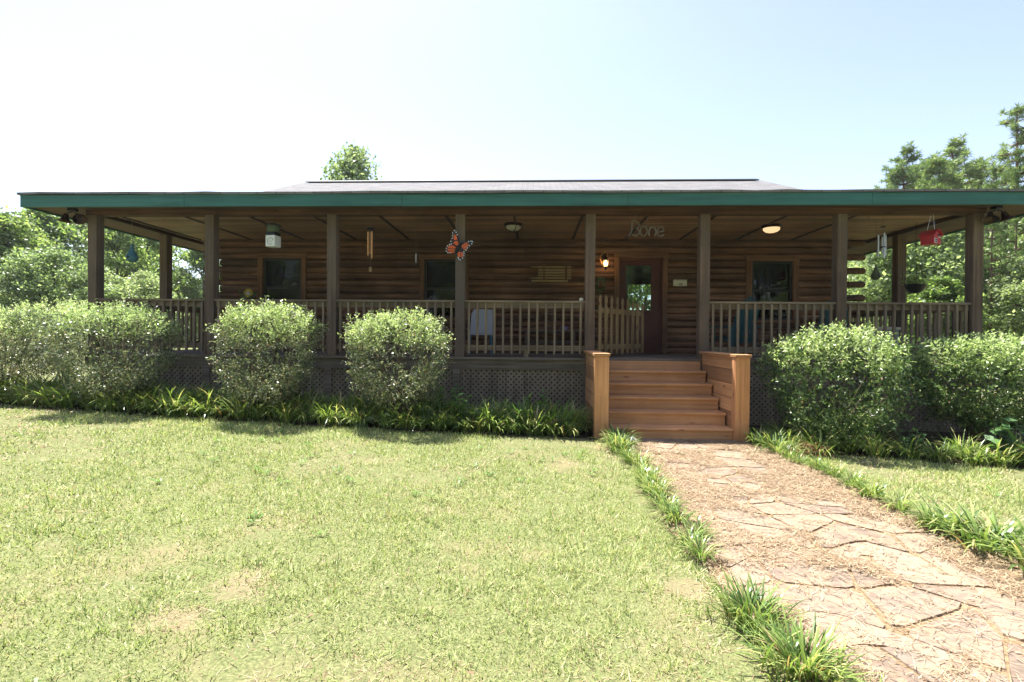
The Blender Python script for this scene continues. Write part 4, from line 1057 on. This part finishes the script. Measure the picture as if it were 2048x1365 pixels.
# ------------------------------------------------------------------ shrubs
def shrub(label, x, y, a, b, top, bot, seed, nsp=2160, group=None, shoots=70, stems=16, mat='shrub', ls=1.):
    g_rs = np.random.default_rng(seed); z0 = gz(x)
    g = thing('round_shrub', label, 'shrub', (x, y, z0), 0, group)
    c = (top-bot)/2; zc = (top+bot)/2-z0
    n = nsp
    v = g_rs.normal(size=(n, 3)); v /= np.linalg.norm(v, axis=1, keepdims=True)
    sup = np.sign(v)*np.abs(v)**.68
    lump = (vnoise(v[:,0]*2+seed, v[:,2]*2+v[:,1], 1.7)-.5)*.26+(vnoise(v[:,0]*3+seed, v[:,2]*3-v[:,1]*2, 3.3)-.5)*.16
    rad = .93+lump-np.abs(g_rs.normal(0, .16, n))
    tap = 1-.45*np.clip(-v[:, 2], 0, 1)
    P0 = sup*rad[:, None]*np.array([a, b, c])*np.stack([tap, tap, np.ones(n)], 1)+np.array([0, 0, zc])
    keep = P0[:, 2] > .12
    P0, v = P0[keep], v[keep]; n = len(P0)
    d = nrm(v+np.array([0, 0, .45])+g_rs.normal(0, .45, (n, 3)))
    k = 8; parts = {0: [], 1: []}
    new = (v[:, 2] > .25) & (g_rs.random(n) < .25+.6*np.clip(v[:, 2], 0, 1))  # upper leaves take the new-growth colour that is brightened as sunlit
    for sel, key in ((~new, 0), (new, 1)):
        P1, d1 = P0[sel], d[sel]; m = len(P1)
        for i in range(k):
            t = (i+.5)/k
            Pl = P1+d1*(t*.15)+g_rs.normal(0, .008, (m, 3))
            rv = g_rs.normal(size=(m, 3)); perp = nrm(rv-d1*(rv*d1).sum(1, keepdims=True))
            Dl = nrm(d1*.7+perp)
            parts[key].append(leaf_quads(Pl, Dl, nrm(np.array([0, 0, 1.])+g_rs.normal(0, .6, (m, 3))), g_rs.uniform(.028, .052, m)*ls, g_rs.uniform(.0125, .02, m)*ls))
    V, F = merge(parts[0]); nmesh('foliage', V, F, M[mat], g)
    # upright new shoots on top
    sp = []
    ms = shoots
    vx = g_rs.uniform(-.9, .9, ms); vy = g_rs.uniform(-.9, .9, ms)
    ok = vx**2+vy**2 < .85; vx, vy = vx[ok], vy[ok]; ms = len(vx)
    zt = zc+c*np.sqrt(np.clip(1-(vx**2+vy**2)*.8, .1, 1))*.93
    base = np.stack([vx*a, vy*b, zt], 1); dd = nrm(np.stack([vx*.5, vy*.5, np.ones(ms)], 1)+g_rs.normal(0, .2, (ms, 3))); ln = g_rs.uniform(.06, .2, ms)
    for i in range(10):
        t = (i+1)/10; rv = g_rs.normal(size=(ms, 3))
        sp.append(leaf_quads(base+dd*(ln*t)[:, None], nrm(dd*.6+nrm(rv)), nrm(np.array([0,0,1.])+g_rs.normal(0, .5, (ms, 3))), g_rs.uniform(.032, .055, ms), g_rs.uniform(.013, .021, ms)))
    V, F = merge(parts[1]+sp); nmesh('sunlit_new_growth', V, F, M['newleaf_sunlit'], g)
    st = MB(); q = random.Random(seed)
    for i in range(stems):
        an = q.uniform(0, 6.283); rr = q.uniform(.35, .8)
        x1, y1, z1 = a*rr*math.cos(an), b*rr*math.sin(an), zc+c*q.uniform(-.3, .4)
        st.tube([(q.uniform(-.09, .09), q.uniform(-.09, .09), -.03), (x1*.3, y1*.3, z1*.42), (x1*.7, y1*.7, z1*.75), (x1, y1, z1)], [.014, .011, .008, .004], 5)
    st.build('stems', M['twig'], g)
    return g
shrub('round shrub in front of the left corner post of the porch', -5.84, -1.38, .70, .66, 1.74, .52, 21)
shrub('tall narrow round shrub before the second railing bay from the left', -3.60, -1.42, .57, .62, 1.76, .42, 22)
shrub('broad round shrub left of the open lattice and the white chair', -1.80, -1.42, .68, .64, 1.64, .44, 23)
shrub('large round shrub just right of the cedar steps', 3.93, -1.5, .78, .72, 1.48, .02, 24, nsp=2160, mat='shrubgreen', ls=1.25)
shrub('wide round shrub in front of the right corner post of the porch', 5.95, -1.3, .74, .72, 1.37, .22, 25, nsp=2610, mat='shrubgreen', ls=1.25)
shrub('leggy shrub left of the porch with bare stems showing underneath', -8.15, -.75, .8, .75, 1.68, .62, 26, nsp=2430, stems=26)
shrub('tall bright shrub behind the leggy shrub beside the porch end', -9.1, 1.3, 1.1, .8, 1.95, .6, 27, nsp=2160)
shrub('shrub at the right edge beyond the porch corner', 7.6, -.9, .8, .8, 1.22, -.05, 28, nsp=1800, mat='shrubgreen', ls=1.25)
shrub('leggy shrub at the far left edge of the flower bed', -9.9, -.2, 1.1, .8, 1.6, .55, 29, nsp=2160, stems=22)

# ------------------------------------------------------------------ strap leaf clumps
def clump_mesh(name, n, L0, L1, W, seed, spread=.05, curl=(.6, 1.9), mat='lirio'):
    q = np.random.default_rng(seed)
    base = np.stack([q.normal(0, spread, n), q.normal(0, spread, n), np.full(n, -.01)], 1)
    az = np.arctan2(base[:, 1], base[:, 0])+q.normal(0, .7, n)
    V, F = blades(base, az, q.uniform(.08, .7, n), q.uniform(L0, L1, n), q.uniform(W*.7, W*1.2, n), q.uniform(*curl, n))
    return V, F
CL = []
for s in range(4):
    V, F = clump_mesh('strap_clump', 80, .22, .4, .0145, 40+s, .05, (.9, 2.3))
    CL.append((V, F))
cl_meshes = []
clump_n = [0]
def clump(kind, x, y, sc, label, group):
    o = None
    if kind < len(cl_meshes):
        o = cl_meshes[kind].copy(); COL.objects.link(o)
    else:
        V, F = CL[kind]; o = nmesh('strap_leaf_clump', V, F, M['lirio']); cl_meshes.append(o)
    o.location = (x, y, gz(x)+.012); o.rotation_euler = (0, 0, rnd.uniform(0, 6.28)); o.scale = (sc*rnd.uniform(.9, 1.15), sc*rnd.uniform(.9, 1.15), sc*rnd.uniform(.85, 1.1))
    tag(o, label, 'plant', group); return o
for k in range(4): pass
seqk = [0]
def kk():
    if len(cl_meshes) < 4: return len(cl_meshes)
    return rnd.randrange(4)
# left bed, two staggered rows
x = -8.6
while x < .55:
    yb = float(bed_y(x)); sunny = (-5.1 < x < -4.3) or (-6.9 < x < -6.2)
    clump(kk(), x, yb+.16+rnd.uniform(-.06, .06), 1.25 if not sunny else 1.35, 'arching strap-leaf clump in the front row of the left flower bed', 'strap-leaf clumps edging the left flower bed')
    clump(kk(), x+.12, yb+.45+rnd.uniform(-.07, .07), rnd.uniform(1.3, 1.6), 'arching strap-leaf clump in the back row of the left flower bed', 'strap-leaf clumps behind the bed edge')
    if rnd.random() < .9: clump(kk(), x+.05, yb+.74+rnd.uniform(-.12, .1), rnd.uniform(1.3, 1.65), 'arching strap-leaf clump in the back row of the left flower bed', 'strap-leaf clumps behind the bed edge')
    x += rnd.uniform(.17, .33)
x = 3.3
while x < 8.2:
    yb = float(bed_y(x))
    clump(kk(), x, yb+.18+rnd.uniform(-.05, .05), 1.05, 'shaded strap-leaf clump edging the right flower bed', 'strap-leaf clumps edging the right flower bed')
    if rnd.random() < .7: clump(kk(), x+.1, yb+.45, 1.15, 'shaded strap-leaf clump edging the right flower bed', 'strap-leaf clumps edging the right flower bed')
    x += rnd.uniform(.24, .34)
y = -1.62
while y > -5.15:
    s = .85 if y > -2.2 else rnd.uniform(.42, .66)
    clump(kk(), 1.09+rnd.uniform(-.07, .05), y, s, 'sunlit strap-leaf clump along the left edge of the stone path', 'strap-leaf clumps along the left path edge')
    y -= rnd.uniform(.13, .24)
y = -1.66
while y > -4.5:
    s = .85 if y > -2.4 else rnd.uniform(.5, .75)
    clump(kk(), 2.93+rnd.uniform(-.05, .07), y, s, 'sunlit strap-leaf clump along the right edge of the stone path', 'strap-leaf clumps along the right path edge')
    y -= rnd.uniform(.17, .3) if y > -3.1 else rnd.uniform(.28, .42)
for (x, y, s) in ((3.25, -1.75, .95), (3.5, -1.95, 1.05), (3.42, -2.15, .8)):
    clump(kk(), x, y, s, 'pale sunlit strap-leaf clump right of the foot of the steps', 'pale clumps beside the steps')
for (x, y, s) in ((2.98, -4.55, .95), (2.92, -4.85, 1.1), (3.12, -4.75, .9), (3.0, -5.15, 1.15), (3.15, -5.35, 1.1), (3.0, -5.6, 1.1), (3.1, -6.0, 1.1)):
    clump(kk(), x, y, s, 'full bright strap-leaf clump at the near right of the path', 'large clumps at the near right of the path')
V, F = clump_mesh('big', 270, .2, .4, .0135, 60, .1, (.4, 1.9))
for (x, y, s, lb) in ((1.05, -5.78, .6, 'large grassy clump at the near left of the path, the farther one'), (1.1, -6.14, .64, 'large grassy clump at the near left of the path, cut by the frame')):
    o = nmesh('strap_leaf_clump', V, F, M['lirio']); o.location = (x, y, gz(x)+.01); o.rotation_euler = (0, 0, rnd.uniform(0, 6)); o.scale = (s, s, s*.95); tag(o, lb, 'plant')
o = nmesh('strap_leaf_clump', V, F, M['lirio']); o.location = (1.22, -6.38, .01); o.scale = (.4, .4, .4); o.rotation_euler = (0, 0, 2.); tag(o, 'small grassy clump leaning onto the near path stones', 'plant')
# dried clump
n = 500; P = np.stack([rs.normal(0, .1, n), rs.normal(0, .08, n), np.abs(rs.normal(0, .05, n))], 1)
V, F = leaf_quads(P, unit(n), unit(n), rs.uniform(.04, .1, n), rs.uniform(.008, .02, n))
o = nmesh('dead_clump', V, F, M['deadleaf']); o.location = (3.28, -2.12, .01); tag(o, 'brown dried clump of dead leaves at the right path edge', 'plant')

# taller blades by the lattice
V, F = clump_mesh('lily', 70, .4, .7, .016, 71, .07, (.8, 2.2))
dl = [(-.15, -1.3, 1.0, 'arching long-leaf plant before the lattice, left of the steps'), (.35, -1.2, 1.0, 'arching long-leaf plant against the left wall of the steps'), (-.6, -1.35, .8, 'arching long-leaf plant beside the leafy weed before the lattice')]
for x, y, s, lb in dl:
    o = nmesh('long_leaf_plant', V, F, M['weed']); o.location = (x, y, gz(x)+.01); o.rotation_euler = (0, 0, rnd.uniform(0, 6)); o.scale = (s,)*3; tag(o, lb, 'plant')
V, F = clump_mesh('yellow', 16, .3, .42, .03, 72, .03, (.4, 1.4))
o = nmesh('yellowed_plant', V, F, M['straw']); o.location = (.08, -1.5, gz(.1)+.03); tag(o, 'yellowed half-dead lily leaves standing before the lattice', 'plant')
V, F = clump_mesh('bright', 40, .3, .5, .02, 73, .04, (.2, 1.0))
o = nmesh('long_leaf_plant', V, F, M['weed']); o.location = (-6.75, -.9, gz(-6.75)+.05); tag(o, 'bright upright long-leaf plant between the two leftmost shrubs', 'plant')

# ferns and feathery fronds
def fronds(name, label, x, y, nf, L, lw, seed, mat, cat, up=.9, z=0):
    q = np.random.default_rng(seed); parts = []; g = thing(name, label, cat, (x, y, gz(x)+.01+z)); st = MB()
    for i in range(nf):
        az = q.uniform(0, 6.283); up_ = up*q.uniform(.6, 1.2); ln = L*q.uniform(.7, 1.1)
        pts = []; p = np.array([q.normal(0, .03), q.normal(0, .03), 0.]); an = .25+.3*(1-up_)+q.uniform(0, .3)
        for s in range(9):
            pts.append(p.copy()); p = p+np.array([math.cos(az)*math.sin(an), math.sin(az)*math.sin(an), math.cos(an)])*ln/8; an += .2/max(up_, .3)
        st.tube([tuple(p_) for p_ in pts], .004, 4)
        pts = np.array(pts); side = np.array([-math.sin(az), math.cos(az), 0])
        for s in np.linspace(.12, 1, 22):
            i0 = min(int(s*8), 7); pp = pts[i0]+(pts[i0+1]-pts[i0])*(s*8-i0); tan = nrm((pts[i0+1]-pts[i0])[None])[0]
            wl = lw*math.sin(math.pi*min(1, s*.9+.12))*.9+.01
            for sg_ in (-1, 1):
                D = side*sg_+tan*.55+q.normal(0, .1, 3)
                parts.append((pp, D, np.array([0,0,1.])+q.normal(0, .2, 3), wl, .016))
    P, D, N, L_, W_ = [np.array(a) for a in zip(*parts)]
    V, F = leaf_quads(P, D, N, L_, W_); nmesh('leaflets', V, F, M[mat], g); st.build('stalks', M['greengourd'], g)
    return g
fronds('fern', 'pale feathery fern in the bed below the broad round shrub', -2.15, -1.55, 16, .42, .075, 81, 'fern', 'fern')
fronds('fern', 'pale feathery fern spilling over the lawn edge of the bed', -2.35, -1.68, 12, .34, .07, 82, 'fern', 'fern', .6)
fronds('feathery_shrub', 'low blue-green feathery plant between the two shrubs on the left', -4.85, -1.05, 20, .6, .09, 83, 'canna', 'plant', .5, .12)
fronds('feathery_shrub', 'dark feathery plant beside the tall narrow shrub', -4.25, -.9, 14, .75, .1, 84, 'canna', 'plant', .8, .1)
fronds('feathery_shrub', 'dark feathery plant between the narrow and the broad shrubs', -2.75, -1.0, 18, .6, .09, 85, 'canna', 'plant', .7, .05)

def leafy(name, label, x, y, h, ns, leafl, leafw, seed, mat, k=9):
    q = np.random.default_rng(seed); g = thing(name, label, 'plant', (x, y, gz(x)+.01)); st = MB(); rows = []
    for i in range(ns):
        az = q.uniform(0, 6.283); ln = h*q.uniform(.65, 1.05); tip = np.array([math.cos(az)*ln*.3, math.sin(az)*ln*.3, ln]); b = np.array([q.normal(0, .04), q.normal(0, .04), 0])
        st.tube([tuple(b), tuple(b+tip*.5), tuple(b+tip)], [.007, .006, .003], 5)
        for j in range(k):
            s = .25+.75*j/(k-1); a2 = q.uniform(0, 6.283); D = np.array([math.cos(a2), math.sin(a2), q.uniform(-.3, .5)])
            rows.append((b+tip*s, D, np.array([0, 0, 1.])+q.normal(0, .35, 3), leafl*q.uniform(.6, 1.1), leafw*q.uniform(.7, 1.1)))
    P, D, N, L_, W_ = [np.array(a) for a in zip(*rows)]
    V, F = leaf_quads(P, D, N, L_, W_); nmesh('leaves', V, F, M[mat], g); st.build('stalks', M['greengourd'], g); return g
leafy('leafy_weed', 'bright green leafy weed in front of the lattice', -.98, -1.38, .5, 12, .11, .055, 91, 'weed', 12)
leafy('leafy_weed', 'pale green leafy weed with pointed leaves beside the broad round shrub', -1.2, -1.12, .62, 10, .1, .045, 97, 'weed', 12)
leafy('leafy_weed', 'bushy leafy weed before the middle of the open lattice', .02, -1.0, .5, 11, .1, .04, 98, 'weed', 11)
fronds('fern', 'dark fern under the right half of the open lattice', .5, -1.05, 14, .5, .08, 99, 'canna', 'fern', .8)
leafy('leafy_weed', 'tall weed with large soft leaves before the right corner shrub', 5.55, -2.0, .62, 5, .17, .09, 92, 'canna', 8)
leafy('leafy_weed', 'low dark leafy weed under the large shrub right of the steps', 4.55, -2.0, .35, 9, .08, .04, 93, 'canna', 10)
leafy('leafy_weed', 'low pale leafy weed under the broad round shrub', -1.45, -1.55, .3, 6, .08, .05, 94, 'fern', 8)
leafy('leafy_weed', 'low leafy weed at the far left of the flower bed', -8.1, -1.0, .4, 14, .07, .035, 95, 'weed', 10)
V, F = clump_mesh('iris', 26, .35, .6, .06, 96, .12, (.2, 1.1))
o = nmesh('broad_leaf_plant', V, F, M['canna']); o.location = (5.95, -2.15, gz(5.95)+.01); tag(o, 'dark broad-bladed plant in the bed at the right edge of the photo', 'plant')

# ------------------------------------------------------------------ trees
def tree_variant(seed, H_, rad, base, ncl, per, leaf, matk, bark='bark', conic=.0, name='leafy_tree'):
    q = np.random.default_rng(seed); rd_ = random.Random(seed)
    g = thing(name, 'x', 'tree')
    tr = MB(); bend = [(rd_.uniform(-.02, .02)*H_, rd_.uniform(-.02, .02)*H_) for _ in range(5)]
    tp = [(bend[i][0]*i/4, bend[i][1]*i/4, H_*.95*i/4-(.2 if i == 0 else 0)) for i in range(5)]
    r0 = H_*.018
    tr.tube(tp, [r0, r0*.8, r0*.55, r0*.3, r0*.08], 8)
    cen = []; 
    for i in range(ncl):
        s = q.random()**.8; z = base+(H_-base)*s
        prof = math.sin(math.pi*min(1, .12+.88*s))**.6 if not conic else (1-s)**.8*.95+.05
        an = q.uniform(0, 6.283); rr = rad*prof*math.sqrt(q.uniform(.15, 1))*(q.uniform(.6, 1.35) if conic else 1)
        cen.append((rr*math.cos(an), rr*math.sin(an), z, rad*q.uniform(.16, .3)*(1 if not conic else .5)))
    cen.append((0, 0, H_*.96, rad*(.16 if not conic else .06)))
    for i in range(0, ncl, 3):
        c = cen[i]; zb = max(base*.6, c[2]-math.hypot(c[0], c[1])*.8-.3)
        tr.tube([(tp[2][0]*zb/H_*2, tp[2][1]*zb/H_*2, zb), (c[0]*.5, c[1]*.5, zb+(c[2]-zb)*.55), (c[0], c[1], c[2])], [r0*.35, r0*.2, r0*.06], 5)
    tr.build('trunk', M[bark], g, smooth=True)
    Ps, Ns = [], []
    for (x, y, z, cr) in cen:
        m = int(per*q.uniform(.6, 1.3)); v = q.normal(size=(m, 3)); v /= np.linalg.norm(v, axis=1, keepdims=True)
        rr = cr*q.uniform(.15, 1.25, m)**.75
        Ps.append(np.array([x, y, z])+v*rr[:, None]*np.array([1.2, 1.2, .75])); Ns.append(v)
    P = np.concatenate(Ps); n = len(P); Nn = np.concatenate(Ns)
    D = nrm(Nn*.4+q.normal(0, .7, (n, 3))+np.array([0, 0, -.25]))
    V, F = leaf_quads(P, D, nrm(np.array([0, 0, 1.])+q.normal(0, .7, (n, 3))), q.uniform(.7, 1.25, n)*leaf, q.uniform(.45, .8, n)*leaf)
    nmesh('crown', V, F, M[matk], g)
    return g
def pine_variant(seed, H_, rad, base, sparse=1.0):
    q = np.random.default_rng(seed); g = thing('pine_tree', 'x', 'tree'); tr = MB(); r0 = H_*.014
    tr.tube([(0, 0, -.2), (.05, .03, H_*.4), (-.03, .05, H_*.75), (0, 0, H_)], [r0, r0*.75, r0*.4, r0*.1], 8)
    tufts = []; z = base
    while z < H_-.2:
        s = (z-base)/(H_-base); ln = rad*((1-s)**.75*.95+.08)
        for b in range(int(3+q.integers(0, 3))):
            an = q.uniform(0, 6.283); l = ln*q.uniform(.5, 1.1); rise = q.uniform(.05, .5)*l
            tip = (l*math.cos(an), l*math.sin(an), z+rise)
            mid = (tip[0]*.5, tip[1]*.5, z+rise*.25)
            tr.tube([(0, 0, z), mid, tip], [r0*.28, r0*.16, r0*.06], 4)
            k = max(2, int(7*l/rad*sparse)+2)
            for j in range(k):
                t = .4+.6*j/(k-1)
                tufts.append((tip[0]*t+q.normal(0, .12), tip[1]*t+q.normal(0, .12), z+rise*t*t+q.normal(0, .1)+.05))
        z += q.uniform(.35, .6)
    for j in range(4): tufts.append((q.normal(0, .05), q.normal(0, .05), H_-.15*j))
    T = np.array(tufts); k = 34; n = len(T)*k
    C = np.repeat(T, k, 0); v = q.normal(size=(n, 3)); v[:, 2] = v[:, 2]*.8+.45; v = nrm(v)
    V, F = leaf_quads(C, v, unit(n), q.uniform(.2, .42, n), q.uniform(.03, .055, n))
    tr.build('trunk', M['pinebark'], g, smooth=True); nmesh('crown', V, F, M['pine'], g)
    return g
TA = tree_variant(101, 8, 2.6, 1.2, 80, 150, .21, 'tree')
TB = tree_variant(102, 8, 2.1, 1.0, 76, 150, .2, 'tree')
TC = tree_variant(103, 8, 2.9, 1.4, 84, 150, .21, 'treepale')
TD = tree_variant(104, 12, 5.6, 3.0, 260, 40, .25, 'treepale', conic=.9)
TE = tree_variant(105, 8, 2.4, .5, 90, 150, .19, 'treepale')
PA = pine_variant(111, 14, 3.3, 4.5, 1.5)
PB = pine_variant(112, 15, 2.8, 7.0, .8)
proto_used = set()
def put(proto, x, y, h, base_h, label, group=None, wide=1.):
    s = h/base_h
    if proto.name in proto_used:
        o = dup(proto, (x, y, gz(x)), rnd.uniform(0, 6.28), (s*wide, s*wide, s), label)
        if group: o['group'] = group
        elif 'group' in o: del o['group']
    else:
        proto_used.add(proto.name); o = proto
        o.location = (x, y, gz(x)); o.rotation_euler = (0, 0, rnd.uniform(0, 6.28)); o.scale = (s*wide, s*wide, s); o['label'] = label
        if group: o['group'] = group
    return o
def pix(px_, py_, Y):          # a photo direction at depth Y gives a place and a height
    d = f2+r3*(px_-1024)/1005-u3*(py_-682.5)/1005; t = (Y+8.2)/d.y
    return d.x*t, 1.37+d.z*t
GL = 'leafy trees at the wood edge left of the cabin'
for (pr, px_, py_, Y, bh, lb, wd) in (
    (TA, 15, 436, 15, 8, 'dark leafy tree at the left edge of the photo', 1.15),
    (TB, 78, 424, 18, 8, 'leafy tree rising just left of the porch floodlight', 1.15),
    (TC, 158, 432, 21, 8, 'pale leafy tree directly behind the left corner post', 1.0),
    (TB, 235, 440, 18, 8, 'bright leafy tree seen behind the blue gourd, left one', .95),
    (TA, 290, 446, 22, 8, 'bright leafy tree between the blue gourd and the second post', .8),
    (TE, 360, 540, 26, 8, 'low rounded tree in the gap right of the second side post', .9),
    (TB, 408, 485, 27, 8, 'leafy tree standing against the left corner of the log wall', 1.0),
    (TC, 105, 505, 12, 8, 'lower pale tree in front of the left wood edge', 1.25),
    (TE, 40, 545, 11, 8, 'lowest bushy tree at the left edge above the shrubs', 1.5),
    (TE, 200, 540, 14, 8, 'bushy young tree just right of the left corner post', 1.4),
    (TE, 290, 550, 16, 8, 'bushy young tree below the blue gourd', 1.4),
    (TC, 50, 450, 25, 8, 'pale tree at the back of the left wood edge', 1.2),
    (TA, 262, 450, 27, 8, 'tree behind the bright pair at the blue gourd', .9),
    (TB, -60, 430, 14, 8, 'leafy tree reaching in from beyond the left edge', 1.2)):
    x, z = pix(px_, py_, Y); put(pr, x, Y, z-gz(x), bh, lb, GL, wd)
GR = 'leafy trees at the wood edge right of the cabin'
for (pr, px_, py_, Y, bh, lb, wd) in (
    (TC, 1765, 420, 15, 8, 'pale leafy tree seen behind the silver wind chime', .9),
    (TE, 1842, 410, 12, 8, 'dense grey-green tree behind the red birdhouse', 1.1),
    (TC, 1905, 405, 18, 8, 'leafy tree behind the hanging basket', .9),
    (TE, 1992, 440, 18, 8, 'dense pale tree right of the right corner post', 1.0),
    (TA, 2050, 420, 15, 8, 'darker leafy tree at the right edge of the photo', .9),
    (TC, 2125, 400, 11, 8, 'leafy tree overhanging the right edge of the photo', .8),
    (TA, 1730, 540, 22, 8, 'low leafy tree beside the right log ends', .9),
    (TB, 1880, 560, 9.5, 8, 'low bushy tree below the hanging basket', 1.3),
    (TB, 1975, 590, 13, 8, 'low bushy tree behind the right railing end', 1.4),
    (TA, 1800, 430, 20, 8, 'dark leafy tree behind the second right porch post', 1.1),
    (TC, 1960, 400, 16, 8, 'tall pale tree behind the right corner post', 1.0),
    (TA, 2010, 470, 21, 8, 'dark leafy tree in the gap right of the porch', 1.3),
    (TB, 1860, 420, 22, 8, 'leafy tree at the back of the right wood edge', 1.2),
    (TE, 2070, 520, 9, 8, 'pale bushy tree at the right edge above the shrubs', 1.2)):
    x, z = pix(px_, py_, Y); put(pr, x, Y, z-gz(x), bh, lb, GR, wd)
GP = 'tall pines behind the right end of the roof'
for (pr, px_, py_, Y, bh, lb, wd) in (
    (PA, 1808, 296, 26, 14, 'pine with a narrow top, leftmost above the right roof', .95),
    (PA, 1905, 281, 24, 14, 'fullest pine above the right end of the roof', 1.15),
    (PA, 1862, 322, 28, 14, 'shorter pine between the two pointed pines above the roof', 1.1),
    (PB, 2034, 214, 23, 15, 'tallest sparse pine with bare trunk at the right edge', 1.05),
    (PB, 1962, 318, 25, 15, 'thin pine between the full pine and the tallest sparse pine', .9),
    (PA, 1838, 330, 30, 14, 'round-topped pine right of the leftmost pine', 1.3),
    (PA, 1880, 318, 22, 14, 'pine just left of the fullest pine above the roof', 1.2),
    (PA, 1938, 328, 29, 14, 'pine just right of the fullest pine above the roof', 1.2),
    (PA, 1788, 340, 31, 14, 'low pine at the left end of the pine row', 1.0),
    (PA, 2015, 420, 17, 14, 'dark lower pine right of the corner post', 1.0),
    (PB, 1987, 335, 9.5, 15, 'slim pine with a reddish bare trunk nearest the corner post', .5),
    (PB, 2036, 300, 10.5, 15, 'slim pine with a reddish bare trunk at the right edge of the photo', .5),
    (PB, 2012, 345, 13, 15, 'slim pine trunk between the two nearer reddish trunks', .55),
    (PB, 1872, 410, 12, 15, 'slim bare pine trunk seen under the hanging basket', .5),
    (PB, 1908, 400, 14, 15, 'slim bare pine trunk seen left of the right corner post', .5),
    (PB, 1930, 430, 19, 15, 'slim pine trunk seen just inside the right corner post', .9)):
    x, z = pix(px_, py_, Y); put(pr, x, Y, z-gz(x), bh, lb, GP, wd)
x, z = pix(-62, 360, 14); put(PA, x, 14, z-gz(x), 14, 'pine whose branch tip enters at the far left edge', None, .95)
x, z = pix(706, 302, 20); put(TD, x, 20, z-gz(x), 12, 'tree top rising behind the left part of the roof ridge', None, .85)
x, z = pix(1292, 540, 22); put(TB, x, 22, 7.5, 8, 'sunlit tree seen through the glass of the front door', None, 1.2)
for (x, y, pr) in ((-24, -26, TA), (-19, -29, TC), (-13, -27, TE), (-9, -27, TA), (-5, -29, TB), (-1, -30, TC), (3, -28, TA), (7, -28, TE), (11, -29, TC), (14, -27, TB), (18, -28, TA), (23, -27, TE)):  # unseen row, added to keep bright sky out of the window reflections
    put(pr, x, y, 12, 8, 'unseen leafy tree added behind the camera to darken window reflections', 'unseen trees added behind the camera to darken window reflections', 1.1)

# far wood that reads as one mass
def wood_mass():
    P = []
    for (xa, xb, ya, yb, h, n) in ((-75, -9, 34, 44, 6.5, 40000), (12, 70, 22, 40, 9, 60000)):
        x = rs.uniform(xa, xb, n); y = rs.uniform(ya, yb, n)
        top = h*(.65+.5*vnoise(x, y, .35)); z = top*rs.random(n)**.75
        P.append(np.stack([x, y, z], 1))
    P = np.concatenate(P); n = len(P)
    return leaf_quads(P, unit(n), nrm(np.array([0, 0, 1.])+rs.normal(0, .7, (n, 3))), rs.uniform(.25, .5, n), rs.uniform(.15, .3, n))
V, F = wood_mass(); o = nmesh('distant_wood', V, F, M['tree']); o['kind'] = 'stuff'; o['label'] = 'distant green wood behind the cabin'

# ------------------------------------------------------------------ thin haze volume, added to pale far trees and lift darks
HM = bpy.data.materials.new('haze_air'); HM.use_nodes = True; HM.node_tree.nodes.clear()
ho = HM.node_tree.nodes.new('ShaderNodeOutputMaterial'); hv = HM.node_tree.nodes.new('ShaderNodeVolumePrincipled')
hv.inputs['Color'].default_value = (.95, .97, 1, 1); hv.inputs['Density'].default_value = .00045; hv.inputs['Anisotropy'].default_value = .3
HM.node_tree.links.new(hv.outputs[0], ho.inputs['Volume'])
hz = MB().box(-960, 960, -330, 1550, -2.5, 20.).build('haze', HM); hz['kind'] = 'stuff'; hz['label'] = 'thin pale haze volume added over the scene'
